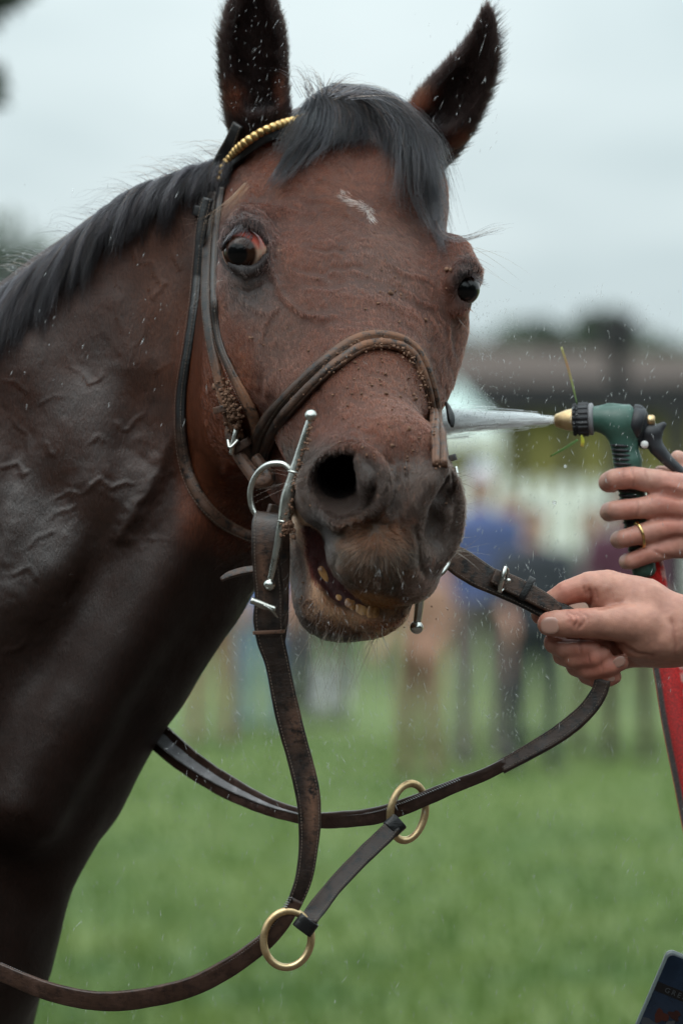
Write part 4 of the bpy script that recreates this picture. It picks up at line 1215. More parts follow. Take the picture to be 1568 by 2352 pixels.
# lie of the coat
flow = np.zeros((NH, 3)); flow[:] = HF
wh = np.stack([x - 848, (y - 470), 0 * x], 1); dw = np.linalg.norm(wh, axis=1)
k_ = np.exp(-(dw / 120) ** 2)[:, None] * (root[:, 2:3] < 250)
flow = flow * (1 - k_) + k_ * wh / (dw[:, None] + 1e-6) * 1.2
top = (y < 450) & (root[:, 2] < 300) & ~((y < 330) & (root[:, 2] > 200)); flow[top] = flow[top] * .4 + np.array([0, -.2, .1])
side = (x < 500) & (root[:, 2] > 120)
nk = np.stack([-.45 + .25 * fbm(root, 41, 1 / 160.0, 2), .85 + 0 * x, .1 + 0 * x], 1)
flow[side] = nk[side]
low = (root[:, 2] > 200) & (y > 1300); flow[low] = nk[low]
earm = (y < 345) & (root[:, 2] > 200) & ((x < 668) | (x > 905))
L_ear = earm & (x < 700); R_ear = earm & (x > 900)
flow[L_ear] = np.stack([(x[L_ear] - 583) / 90, -1.0 + .0 * x[L_ear], -.2 + 0 * x[L_ear]], 1)
axis_d = (x - 957) * .86 + (y - 325) * .5
flow[R_ear] = np.stack([.36 + .5 * (axis_d[R_ear] - 60) / 90, -.93 + .0 * x[R_ear], -.2 + 0 * x[R_ear]], 1)
lipm = bell(x, y, 862, 1260, 95, 90) * (root[:, 2] < -300)
rad_ = np.stack([x - 862, y - 1215, 0 * x], 1); rad_ /= np.linalg.norm(rad_, axis=1)[:, None] + 1e-6
flow = flow * (1 - lipm[:, None]) + rad_ * lipm[:, None]
flow += rs.normal(0, .13, (NH, 3)) + .28 * np.stack([fbm(root, 44, 1 / 30.0, 2), fbm(root, 45, 1 / 30.0, 2), 0 * x], 1)
tan = flow - (flow * nor).sum(1)[:, None] * nor; tan /= np.linalg.norm(tan, axis=1)[:, None] + 1e-9
length = np.full(NH, 17.0); lift = np.full(NH, .17)
length[side | low] = 13; lift[side | low] = .05
length[earm] = 14; lift[earm] = .30
inner = earm & (nor[:, 2] < -.3); length[inner] = 24; lift[inner] = .50
length += lipm * 2; lift += lipm * .25
length *= rs.uniform(.6, 1.25, NH)
K = 4
S = np.zeros((NH, K, 3))
for k in range(K):
    t = k / (K - 1)
    S[:, k] = root - nor * 1.0 + tan * (length * t)[:, None] + nor * (length * (lift * t * 1.1 - .10 * t * t))[:, None]
lipn = (colr[:, 0] > .22) | (np.abs(colr[:, 0] - colr[:, 2]) < .03) & (y > 1000)
cv = colr * (rs.uniform(.68, 1.42, NH) * (1 + .45 * fbm(root * np.array([1, .5, 1]), 51, 1 / 12.0, 3)))[:, None]
wet = side | low
cv *= np.where(lipn[:, None], 1.0, np.array([1.12, .80, .68]))
star = (poly_dist(root[:, :2], [(792, 448), (812, 466), (840, 474), (852, 500)])[0] < 3 + 8 * rs.rand(NH)) & (y > 430) & (y < 525) & (rs.rand(NH) < .32)
cv[star] = (.75, .68, .62); 
S[star] += nor[star][:, None] * 1.5
hr = rs.uniform(.55, .85, NH)
o = hair_object('coat_hair', S, hr, np.clip(cv * 1.1, .003, .95), MAT_FUR, horse); o['kind'] = 'stuff'

def strands(guides, n, spread, k, jit, rs, tip=.6, lenvar=.25, clump=.55, nclump=None, frizz=0.0, own_amp=1.0):
    """hair between neighbouring guides: guides (g, m, 3), returns (n, k, 3)"""
    G = [resample(spline(g, 6), 8) for g in guides]
    t = np.linspace(0, 1, k)
    G = np.array([[np.interp(t * (len(g) - 1), np.arange(len(g)), g[:, c]) for c in range(3)] for g in G]).transpose(0, 2, 1)
    nclump = nclump or max(6, n // 45)
    cu = rs.rand(nclump) * (len(G) - 1); co = rs.normal(0, 1, (nclump, 3))
    which = rs.randint(0, nclump, n)
    global LAST_CLUMP; LAST_CLUMP = which
    u = np.clip(cu[which] + rs.normal(0, .16, n), 0, len(G) - 1.0001)
    i = u.astype(int); f = (u - i)[:, None, None]
    S = G[i] * (1 - f) + G[i + 1] * f if len(G) > 1 else np.repeat(G[:1], n, 0)
    own = rs.normal(0, own_amp, (n, 3)); cl = co[which]
    S = S + (own[:, None] * (1 - clump * t)[None, :, None] + cl[:, None] * (.35 + .65 * t)[None, :, None]) * np.array(spread) * (0.45 + tip * t)[None, :, None]
    ph = rs.uniform(0, 6.28, (n, 3)); fq_ = rs.uniform(1.0, 2.6, (n, 1))
    S += jit * np.stack([np.sin(ph[:, c:c + 1] + 6.28 * fq_ * t[None]) for c in range(3)], -1) * (t ** 1.2)[None, :, None]
    if frizz:
        fz = rs.rand(n) < frizz
        S[fz] += (rs.normal(0, 1, (fz.sum(), 1, 3)) * np.array([22, 22, 10])) * (t ** 1.6)[None, :, None]
    ln = (1 - np.abs(rs.normal(0, lenvar, n)).clip(0, .7)) * (1 - np.abs(rs.normal(0, lenvar * .8, nclump)).clip(0, .6))[which]
    tt = t[None] * ln[:, None] * (k - 1); a = np.minimum(tt.astype(int), k - 2); fr = (tt - a)[..., None]
    r = np.arange(n)[:, None]
    return S[r, a] * (1 - fr) + S[r, a + 1] * fr

def mane_col(n, rs, lo=.6, hi=1.8, base=(.016, .0145, .017), brown=.1, cl=None):
    c = np.tile(np.array(base), (n, 1)) * np.exp(rs.normal(0, .38, (n, 1))) * (lo + hi) / 2
    if cl is not None: c = c * np.exp(rs.normal(0, .50, cl.max() + 1))[cl][:, None]
    b = rs.rand(n) < brown; c[b] = np.array([.05, .026, .018]) * rs.uniform(.6, 1.3, (b.sum(), 1))
    return c

# ---- mane: from the crest over the near side, swept down and back
cr = resample(spline([(548, 352), (470, 388), (400, 412), (330, 440), (250, 500), (175, 560), (90, 625), (0, 700), (-90, 770), (-200, 850)], 8), 14)
G = []
for i, (cx, cy) in enumerate(cr):
    u = i / (len(cr) - 1)
    ln = 95 + 165 * min(1, u * 2.2)
    dx, dy = (-.80, .60) if u > .3 else (-.80 + .0 * u, .60)
    pts = []
    for s_ in np.linspace(0, 1, 7):
        bend = s_ ** 1.2
        x = cx + 4 - ln * (dx * -1) * s_ * (.95 - .35 * bend) + 12 * math.sin(i * .9) * s_
        yy = cy - 12 * min(1, u * 3) - 13 * math.sin(min(1, s_ * 2.2) * math.pi) * .5 + ln * (.45 * s_ + .55 * bend * s_ * 1.05)
        z = float(surf_z(x, max(yy, cy + 14)))
        z0 = float(surf_z(cx, cy + 26)) + 60
        pts.append((x, yy, min(z0, z) * (1 if s_ > .25 else 1) + (40 * (1 - s_ / .25) if s_ < .25 else 0) - 8 - 26 * math.sin(s_ * math.pi)))
    G.append(pts)
S = strands(G, 17000, (13, 12, 9), 12, 5.0, rs, tip=.9, lenvar=.24, clump=.72, nclump=330, frizz=.06, own_amp=.62)
o = hair_object('mane', S, rs.uniform(.5, .95, len(S)), mane_col(len(S), rs, .5, 1.3, (.011, .010, .012), brown=.05, cl=LAST_CLUMP), MAT_MANE, horse); o['label'] = 'black mane lying over the near side of the neck'
mane = o

# ---- forelock
P0 = float(surf_z(760, 260))
def fz(x, y, up): return float(surf_z(x, y)) - up
FG = [
    [(716, 238), (690, 262), (666, 300), (646, 350), (616, 404)],
    [(728, 222), (716, 262), (700, 315), (678, 362), (640, 420)],
    [(738, 214), (752, 240), (742, 300), (716, 350), (676, 400)],
    [(748, 212), (790, 232), (798, 272), (780, 312), (744, 338)],
    [(752, 210), (822, 224), (854, 272), (866, 322), (858, 366)],
    [(756, 208), (850, 222), (898, 278), (914, 345), (918, 425)],
    [(760, 206), (868, 224), (926, 290), (944, 370), (944, 450), (968, 500)],
    [(762, 206), (880, 226), (948, 298), (972, 380), (972, 460), (986, 520), (1006, 545)],
    [(764, 208), (888, 232), (962, 310), (992, 390), (998, 470), (1002, 530)],
    [(768, 212), (898, 244), (976, 322), (1006, 392), (1018, 450), (1034, 490)],
]
G = []
for g in FG:
    g2 = spline(g, 4); n_ = len(g2); r = []
    for k, (a, b) in enumerate(g2):
        s_ = k / (n_ - 1)
        zz = min(float(surf_z(min(a, 985), max(b, 246))), 360)
        r.append((a, b, zz - 10 - 26 * math.sin(min(1, s_ * 1.3) * math.pi * .8) - (12 if s_ > .8 else 0)))
    G.append(r)
S = strands(G, 4300, (21, 15, 16), 14, 6.0, rs, tip=1.0, lenvar=.24, clump=.70, nclump=120, frizz=.10, own_amp=.55); lc1 = LAST_CLUMP
S2 = strands(G[3:9], 1100, (22, 14, 18), 14, 7.0, rs, tip=1.0, lenvar=.30, clump=.6, nclump=90, frizz=.14, own_amp=.6); lc2 = LAST_CLUMP + 120
# a wisp blown out past the far brow, flyaways over the poll, rusty strands across the cheek strap
wisp = strands([[(1000, 505, 120), (1012, 532, 30), (1036, 546, -10), (1080, 545, -30), (1120, 528, -30), (1200, 517, -20)], [(996, 508, 120), (1006, 536, 30), (1030, 552, -10), (1070, 548, -30), (1110, 536, -30), (1150, 520, -20)]], 26, (5, 4, 5), 14, 5, rs, tip=1.0, lenvar=.12, clump=.7, nclump=8)
fly = strands([[(700, 225, 240), (690, 180, 240), (664, 168, 250), (640, 170, 250)], [(742, 212, 240), (720, 180, 235), (692, 168, 240), (662, 166, 250)], [(760, 215, 240), (810, 190, 240), (860, 205, 240), (905, 240, 250)], [(820, 225, 235), (860, 225, 235), (900, 250, 240), (930, 280, 245)]], 130, (14, 12, 14), 12, 7, rs, tip=1.0, lenvar=.35, clump=.3, nclump=34, frizz=.3)
# thin wet locks that reach below the rest
S3 = []; lc3 = []
for k in range(30):
    u = rs.choice([rs.uniform(0, 2.6), rs.uniform(5.2, 8.9)]); i = int(u); f = u - i
    g = np.array(resample(G[i], 5)); g2 = np.array(resample(G[i + 1], 5)); n_ = min(len(g), len(g2)); t_ = np.linspace(0, 1, 9)
    a = np.array([[np.interp(t * (len(q) - 1), np.arange(len(q)), q[:, c]) for c in range(3)] for q, t in [(g, t) for t in t_]]); b = np.array([[np.interp(t * (len(q) - 1), np.arange(len(q)), q[:, c]) for c in range(3)] for q, t in [(g2, t) for t in t_]])
    m_ = a * (1 - f) + b * f; e = m_[-1] - m_[-2]; ext = m_[-1] + e * rs.uniform(.6, 1.9) + np.array([rs.normal(0, 7), rs.uniform(0, 10), 0])
    ext[2] = min(float(surf_z(min(ext[0], 1005), ext[1])), 300) - 9
    m_[:, 2] -= 6; m_ = np.vstack([m_, ext])
    S3.append(strands([m_, m_ + np.array([3., 0, 0])], 34, (5, 4, 5), 14, 3.0, rs, tip=.5, lenvar=.12, clump=.6, nclump=3, own_amp=.7)); lc3.append(np.full(34, k))
S = np.concatenate([S, S2] + S3); lc2 = np.concatenate([lc2, np.concatenate(lc3) + 215])
o = hair_object('forelock', S, rs.uniform(.5, .95, len(S)), mane_col(len(S), rs, .5, 1.3, (.011, .011, .013), .06, cl=np.concatenate([lc1, lc2])), MAT_MANE, horse)
o['label'] = 'thick black forelock sweeping across the forehead'
K2 = 12
tt = np.linspace(0, 1, K2)
def rek(S): return np.stack([[np.interp(tt * (s.shape[0] - 1), np.arange(s.shape[0]), s[:, c]) for c in range(3)] for s in S]).transpose(0, 2, 1)
# flyaways along the mane
Gm = []
for i in range(0, len(cr), 2):
    cx, cy = cr[i]; a = rs.uniform(-.3, .5)
    z = float(surf_z(cx, cy + 26)) + 20
    Gm.append([(cx + 12, cy + 12, z), (cx, cy - 6, z), (cx - 34, cy - 20 - 12 * a, z - 6), (cx - 80, cy - 18 + 16 * a, z - 10), (cx - 120, cy + 6, z - 10)])
mf = strands(Gm, 420, (14, 10, 12), 12, 8, rs, tip=1.2, lenvar=.4, clump=.25, nclump=140, frizz=.3)
S = np.concatenate([rek(wisp), fly, mf])
hair_object('stray_hair', S, rs.uniform(.45, .75, len(S)), mane_col(len(S), rs, .8, 1.6, brown=.2), MAT_MANE, horse)['kind'] = 'stuff'
rust = strands([[(566, 420, 60), (520, 470, 60), (480, 508, 100), (430, 528, 150), (385, 530, 200)], [(560, 440, 60), (516, 486, 60), (470, 520, 100), (430, 536, 150), (400, 540, 200)]], 34, (11, 9, 8), 12, 7, rs, tip=1.4, lenvar=.35, clump=.15, nclump=20)
for s in rust: s[:, 2] = np.minimum(s[:, 2], surf_z(s[:, 0], s[:, 1]) - 10)
# fringe of the ears: longer hair standing off the rims
em = (HV[:, 1] < 380) & (HV[:, 1] > -108) & (HV[:, 2] > 230) & (HV[:, 2] < 420) & ((HV[:, 0] < 668) & (HV[:, 0] > 490) | (HV[:, 0] > 925) & (HV[:, 0] < 1180)) & (np.abs(vn_[:, 2]) < .55) & ((HV[:, 1] < 300) | (HV[:, 0] > 960))
ei = np.nonzero(em)[0]; ei = ei[rs.randint(0, len(ei), 3600)]
er_, en_ = HV[ei], vn_[ei]
ax_ = np.where((er_[:, 0] < 800)[:, None], np.array([[-.02, -1, 0]]), np.array([[.42, -.9, 0]]))
ed = en_ * np.array([.75, .75, .2]) + ax_ * .8 + rs.normal(0, .22, (len(ei), 3)); outr = np.where(er_[:, 0] < 800, -en_[:, 0], en_[:, 0])
el = rs.uniform(6, 15, len(ei)) * (1 + .7 * np.clip(outr, 0, 1))
ef = np.stack([er_ + ed * (el * t)[:, None] + ax_ * (el * t * t * .35)[:, None] for t in np.linspace(0, 1, 5)], 1)
lash1 = []
for k in range(46):
    a = rs.uniform(0, 1); x = 1062 + 34 * a + rs.normal(0, 2); y = 622 + 26 * a * a
    lash1.append([(x, y, 20 - 12 * a), (x + 12, y + 5, 5), (x + 26 + rs.normal(0, 4), y + 14 + rs.normal(0, 4), -5)])
for k in range(60):
    a = rs.uniform(0, 1); x = 522 + 60 * a; y = 545 - 26 * math.sin(a * math.pi) + rs.normal(0, 2)
    lash1.append([(x, y, -118), (x - 5, y + 8, -136), (x - 14 + rs.normal(0, 4), y + 20 + rs.normal(0, 5), -148)])
lash = np.array([[np.array(s[0]) * (1 - t) ** 2 + 2 * t * (1 - t) * np.array(s[1]) + t * t * np.array(s[2]) for t in np.linspace(0, 1, 5)] for s in lash1])
fr = np.concatenate([ef, lash])
hair_object('ear_fringe', fr, rs.uniform(.5, .9, len(fr)), mane_col(len(fr), rs, .6, 1.5, brown=.12), MAT_MANE, horse)['kind'] = 'stuff'
# whiskers
wk = []
def whisk(x, y, dx, dy, L, z=None, dz=-.4, curl=.15):
    z = float(surf_z(x, y)) + 3 if z is None else z
    p = np.array([x, y, z]); d = nrm([dx, dy, dz]); c = np.cross(d, [0, 0, 1]) * rs.uniform(-curl, curl)
    wk.append([p + d * L * t + c * L * t * t + np.array([0, .12 * L * t * t, 0]) for t in np.linspace(0, 1, K2)])
for _ in range(120):
    a = rs.uniform(.1, math.pi - .1); r = rs.uniform(10, 95) ** 1.0
    x = 862 + r * math.cos(a) * .95; y = 1240 + r * math.sin(a) * 1.1
    whisk(x, y, math.cos(a) * .8 + rs.normal(0, .2), math.sin(a) + rs.normal(0, .2), rs.uniform(16, 48))
for _ in range(70):
    x = rs.uniform(650, 800); y = 1240 + (x - 650) * 1.25 + rs.uniform(-30, 40)
    whisk(x, min(y, 1440), -.5 + rs.normal(0, .35), .9 + rs.normal(0, .2), rs.uniform(50, 160))
for _ in range(50):
    x = rs.uniform(700, 880); whisk(x, 1448 + rs.normal(0, 5), rs.normal(-.1, .4), 1, rs.uniform(60, 190), dz=0)
for _ in range(26):
    y = rs.uniform(1080, 1290); whisk(1042 + rs.normal(0, 5), y, 1, rs.normal(-.1, .5), rs.uniform(30, 90), dz=-.1)
for _ in range(14):
    x, y = [(1085, 570), (1045, 715), (1080, 590), (515, 640), (700, 1100)][rs.randint(5)]
    whisk(x + rs.normal(0, 6), y + rs.normal(0, 8), 1 if x > 900 else -1, rs.normal(.3, .5), rs.uniform(50, 160), dz=-.1)
wk = np.concatenate([np.array(wk), rust])
cw = mane_col(len(wk), rs, .8, 1.6, (.06, .04, .03), .3); cw[:110:3] = (.30, .20, .12); cw[-len(rust):] = (.085, .028, .012)
hair_object('whisker_hair', wk, np.concatenate([rs.uniform(.38, .6, len(wk) - len(rust)), np.full(len(rust), .38)]), cw, MAT_MANE, horse)['kind'] = 'stuff'
# mud splashes on the face
it = []
for k in range(330):
    if rs.rand() < .16: x, y = rs.normal(905, 22), rs.normal(665, 24)
    elif rs.rand() < .5: x, y = rs.uniform(760, 1000), rs.uniform(820, 1060)
    else: x, y = rs.uniform(560, 1030), rs.uniform(520, 1430)
    r = rs.gamma(1.6, .8) + .5
    if np.hypot(x - 562, y - 575) < 50 or np.hypot(x - 790, y - 1110) < 80 or y > 1150 and rs.rand() < .4: continue
    it.append((x, y, float(surf_z(x, y)) - .2 * r, min(r, 4.6)))
it += [(1026, 618, float(surf_z(1026, 618)) - 2, 8), (1034, 621, float(surf_z(1034, 621)) - 2, 5), (940, 985, float(surf_z(940, 985)), 5), (868, 696, float(surf_z(868, 696)), 5)]
# caked mud along the lower lip
for k in range(420):
    a = rs.rand(); p = spline([(700, 1385), (745, 1440), (800, 1452), (870, 1444), (925, 1420)], 8)
    i = int(a * (len(p) - 1)); x, y = p[i] + rs.normal(0, 8, 2)
    it.append((x, y - 6, float(surf_z(x, y - 6)) - 1, rs.uniform(.8, 2.8)))
clumps('mud', it, horse, MAT_MUD, 9)
# ------------------------------------------------------------------ hands
m = M('skin')
vc = m.node('ShaderNodeVertexColor'); vc.layer_name = 'Col'
fine = m.noise(700, 4, .7); mott = m.noise(60, 4, .6)
c = m.mix(1.0, vc.outputs[0], m.ramp(mott, [(.3, (.84, .74, .74)), (.7, (1.14, 1.08, 1.06))]), 'MULTIPLY')
m.set(Base_Color=c, Roughness=.46, Subsurface_Weight=.18, Subsurface_Radius=(1.0, .35, .2), Subsurface_Scale=.006, Specular_IOR_Level=.42)
vor = m.node('ShaderNodeTexVoronoi'); vor.feature = 'DISTANCE_TO_EDGE'; vor.inputs['Scale'].default_value = 620
tc_ = m.node('ShaderNodeTexCoord'); m.link(tc_.outputs['Object'], vor.inputs['Vector'])
m.set(Normal=m.bump(vor.outputs['Distance'], .22, .0006, m.bump(fine, .35, .0007)))
MAT_SKIN = m.m
m = M('fingernail'); m.set(Base_Color=(.42, .235, .185), Roughness=.3, Subsurface_Weight=.15, Subsurface_Scale=.003, Coat_Weight=.25); MAT_NAIL = m.m

def hand_mesh(F, lo, hi, h, creases, red, shade=None, tone=(.47, .25, .185), zf=0):
    V, Q = surface_nets(F, axis_coords(lo[0], hi[0], lo[0] + 1, hi[0] - 1, h), axis_coords(lo[1], hi[1], lo[1] + 1, hi[1] - 1, h), axis_coords(lo[2], hi[2], lo[2] + 1, hi[2] - 1, h))
    V, Q = keep_largest(V, Q); V = relax(V, Q, 3, .5)
    N_ = vnormals(V, Q); front = np.clip(-N_[:, 2] * 2 + .3, 0, 1); disp = fbm(V, 61, 1 / 22.0, 2) * 1.1 + fbm(V, 62, 1 / 9.0, 2) * .45
    XY = V[:, :2] + np.stack([fbm(V, 63, 1 / 12.0, 2), fbm(V, 64, 1 / 12.0, 2)], 1) * 2.5
    for pts, w, hh in creases:
        d, t = poly_dist(XY, pts); e = np.minimum(1, np.minimum(t, 1 - t) * 5 + .25)
        disp += hh * e * np.exp(-(d / w) ** 2) * front
    V = V + N_ * disp[:, None]
    c = np.tile(np.array(tone), (len(V), 1)) * (1 + .10 * fbm(V, 65, 1 / 30.0, 3))[:, None]
    for (x, y, r, a) in red:
        c = mixc(c, np.clip(bell(V[:, 0], V[:, 1], x, y, r, r) * a, 0, 1), (.50, .17, .12))
    for pts, w, hh in creases:
        if hh < 0:
            d, t = poly_dist(XY, pts); c = mixc(c, np.exp(-(d / (w * .8)) ** 2) * .4 * front, (.22, .075, .05))
    if shade is not None: c = shade(V, c)
    return V, Q, c

# ---- the hand that holds the rein
holder = empty('person', W(1800, 1500, 60), 'bare hand and forearm reaching in from the right, thumb pressing the leather rein', 'person')
F = Field(); z = -200
F.elcap((1560, 1440, z + 40), (1470, 1420, z + 40), (66, 52), (74, 48), (0, 1, 0), k=36)
F.elcap((1820, 1500, z + 120), (1540, 1440, z + 45), (92, 70), (66, 54), (0, 1, 0), k=40)
F.elcap((1470, 1420, z + 40), (1385, 1395, z + 50), (70, 44), (56, 34), (0, 1, 0), k=40)
F.ell((1500, 1475, z + 20), (74, 38, 46), k=44)                       # heel of the thumb
F.tube([(1475, 1436, z + 4), (1420, 1432, z - 14), (1372, 1431, z - 30), (1318, 1432, z - 34), (1278, 1432, z - 32), (1262, 1433, z - 28)], [50, 44, 36, 34, 31, 29], k=16)
F.tube([(1430, 1385, z + 48), (1392, 1362, z + 40), (1350, 1347, z + 26), (1300, 1362, z + 22), (1258, 1388, z + 26), (1240, 1412, z + 30)], [52, 44, 33, 29, 25, 22], k=20)
F.tube([(1480, 1380, z + 60), (1392, 1354, z + 44)], [46, 36], k=40)
# middle, ring and little finger curled under the thumb
F.tube([(1400, 1420, z + 70), (1300, 1450, z + 66), (1272, 1476, z + 30), (1292, 1490, z + 4), (1340, 1490, z - 6), (1360, 1488, z - 2)], [34, 28, 25, 22, 21, 18], k=8)
F.tube([(1420, 1440, z + 80), (1320, 1480, z + 76), (1292, 1504, z + 44), (1318, 1514, z + 12), (1364, 1510, z + 0), (1384, 1504, z + 4)], [34, 28, 25, 23, 24, 20], k=8)
F.tube([(1440, 1460, z + 90), (1350, 1508, z + 86), (1322, 1530, z + 54), (1350, 1540, z + 20), (1395, 1532, z + 8), (1424, 1522, z + 12)], [34, 26, 24, 22, 22, 19], k=8)
F.tube([(1460, 1480, z + 96), (1380, 1536, z + 92), (1346, 1552, z + 62), (1368, 1562, z + 36), (1395, 1560, z + 26), (1410, 1555, z + 28)], [34, 24, 20, 19, 19, 17], k=8)
F.ell((1510, 1500, z + 84), (90, 34, 44), k=36)
cre = [([(1352, 1350), (1358, 1375), (1352, 1392)], 5, -6), ([(1340, 1345), (1346, 1368)], 4, -3), ([(1366, 1352), (1372, 1378)], 4, -3),
       ([(1320, 1406), (1334, 1416), (1338, 1432), (1326, 1446)], 4, -4), ([(1306, 1404), (1318, 1412), (1322, 1428), (1316, 1442)], 3.5, -4), ([(1330, 1402), (1348, 1416), (1350, 1430)], 3.5, -3),
       ([(1300, 1408), (1308, 1420), (1306, 1436)], 3, -3), ([(1312, 1422), (1330, 1424)], 6, 3),
       ([(1430, 1380), (1400, 1392), (1372, 1398)], 5, -3.5), ([(1388, 1472), (1425, 1480), (1460, 1502), (1500, 1508)], 5, -5), ([(1260, 1470), (1300, 1472), (1340, 1472)], 4, -3),
       ([(1330, 1478), (1334, 1500)], 3, -2.5), ([(1350, 1500), (1352, 1522)], 3, -2.5), ([(1380, 1522), (1384, 1544)], 3, -2.5), ([(1540, 1420), (1550, 1460), (1548, 1500)], 6, -3)]
red = [(1325, 1375, 34, .55), (1290, 1355, 30, .35), (1250, 1462, 26, .45), (1330, 1495, 40, .45), (1370, 1530, 46, .55), (1420, 1525, 24, .4), (1395, 1562, 40, .5), (1318, 1424, 20, .35), (1240, 1430, 20, .5)]
def under(V, c):
    return c
V, Q, c = hand_mesh(F, (1190, 1250, -330), (1900, 1660, 80), 3.6, cre, red)
me = mesh_np('hand', Wn(V), Q); vcol(me, c); link('hand', me, MAT_SKIN, holder)
def nail(c, r, u, v, parent):
    w = np.cross(nrm(u), nrm(v)); return blob('fingernail', c, r, (u, v, w), MAT_NAIL, parent, 2.6)
nail((1262, 1437, -258), (22, 20, 5), (1, -.02, -.12), (0.02, 1, 0), holder)
nail((1421, 1520, -207), (15, 12, 3), (1, -.5, .1), (.4, 1, 0.1), holder)
nail((1402, 1556, -190), (9, 10, 3), (1, -.1, .2), (.2, 1, 0.1), holder)

# ---- the hand on the hose gun
sprayer = empty('person', W(1800, 1200, 520), 'bare hand with a gold wedding ring gripping the green hose gun', 'person')
zn = 330.0
F = Field()
F.elcap((1640, 1185, zn + 20), (1545, 1180, zn + 10), (100, 44), (92, 40), (0, 1, 0), k=40)
F.elcap((1900, 1190, zn + 40), (1660, 1185, zn + 20), (86, 66), (84, 52), (0, 1, 0), k=50)
F.tube([(1590, 1125, zn - 6), (1515, 1109, zn - 26), (1455, 1097, zn - 44), (1412, 1100, zn - 36), (1396, 1108, zn - 6), (1404, 1112, zn + 26)], [34, 30, 26, 25, 24, 20], k=12)
F.tube([(1590, 1170, zn - 10), (1520, 1160, zn - 34), (1462, 1168, zn - 52), (1412, 1172, zn - 44), (1398, 1176, zn - 10), (1408, 1178, zn + 24)], [34, 29, 24, 23, 23, 19], k=12)
F.tube([(1590, 1215, zn - 8), (1530, 1212, zn - 30), (1474, 1226, zn - 48), (1434, 1236, zn - 44), (1420, 1240, zn - 12), (1430, 1240, zn + 20)], [33, 28, 24, 22, 21, 18], k=12)
F.tube([(1590, 1252, zn + 2), (1540, 1256, zn - 16), (1490, 1272, zn - 36), (1450, 1288, zn - 34), (1438, 1290, zn - 6), (1446, 1288, zn + 16)], [31, 27, 22, 20, 19, 16], k=12)
F.tube([(1640, 1130, zn + 60), (1592, 1092, zn + 70), (1566, 1062, zn + 64), (1556, 1054, zn + 58)], [34, 26, 23, 20], k=18)
F.tube([(1600, 1110, zn + 40), (1540, 1084, zn + 46), (1512, 1080, zn + 44)], [26, 15, 11], k=16)
for a in ([(1560, 1116), (1600, 1128), (1660, 1150)], [(1560, 1168), (1610, 1170), (1670, 1172)], [(1565, 1212), (1610, 1206), (1670, 1196)], [(1565, 1250), (1610, 1236), (1670, 1216)]):
    F.tube([(x, y, zn - 22 + (x - 1560) * .05) for x, y in a], [9, 7, 4], k=16)   # tendons
cre = [([(1452, 1078), (1456, 1096), (1452, 1116)], 4, -2.5), ([(1462, 1150), (1466, 1168), (1462, 1186)], 4, -2.5), ([(1480, 1080), (1486, 1100)], 4, -1.5), ([(1430, 1078), (1432, 1100)], 3, -1.5),
       ([(1520, 1136), (1550, 1142), (1590, 1150)], 6, -4), ([(1505, 1192), (1545, 1190), (1590, 1194)], 6, -4), ([(1515, 1240), (1555, 1234), (1600, 1234)], 6, -4),
       ([(1500, 1262), (1520, 1276), (1560, 1284)], 4, -2.5), ([(1520, 1112), (1560, 1120), (1600, 1140)], 8, 3)]
red = [(1440, 1100, 30, .5), (1440, 1170, 28, .5), (1500, 1170, 40, .3), (1452, 1236, 26, .45), (1470, 1280, 34, .5), (1540, 1120, 40, .5), (1545, 1172, 40, .5), (1545, 1218, 36, .5), (1400, 1125, 20, .4), (1520, 1262, 40, .4)]
V, Q, c = hand_mesh(F, (1350, 1010, zn - 130), (1960, 1330, zn + 160), 4.0, cre, red, tone=(.52, .31, .245))
me = mesh_np('hand', Wn(V), Q); vcol(me, c); link('hand', me, MAT_SKIN, sprayer)
ring('wedding_ring', (1468, 1229, zn - 47), 27, 29, 3.6, metal('ring_gold', (.86, .62, .26), .14, (.7, .48, .2)), sprayer, (-.25, .15, 1.0), (.30, 1, 0))

# ------------------------------------------------------------------ hose gun
gun = empty('hose_gun', W(1430, 1060, zn), 'dark green hose gun with a brass tip and black trigger spraying water', 'hose gun')
m = M('green_plastic'); m.set(Base_Color=m.ramp(m.noise(60, 4), [(.3, (.034, .088, .068)), (.7, (.052, .125, .098))]), Roughness=m.ramp(m.noise(150, 4), [(.3, .32), (.7, .55)]))
m.set(Normal=m.bump(m.noise(700, 3), .15, .0005)); MAT_GREEN = m.m
m = M('black_rubber'); m.set(Base_Color=m.ramp(m.noise(90, 4), [(.3, (.010, .011, .014)), (.7, (.026, .028, .034))]), Roughness=.5); m.set(Normal=m.bump(m.noise(500, 3), .2, .0006)); MAT_RUB = m.m
m = M('white_pin'); m.set(Base_Color=(.72, .72, .70), Roughness=.3); MAT_PIN = m.m
m = M('grey_plastic'); m.set(Base_Color=(.20, .20, .21), Roughness=.45); MAT_GREYP = m.m
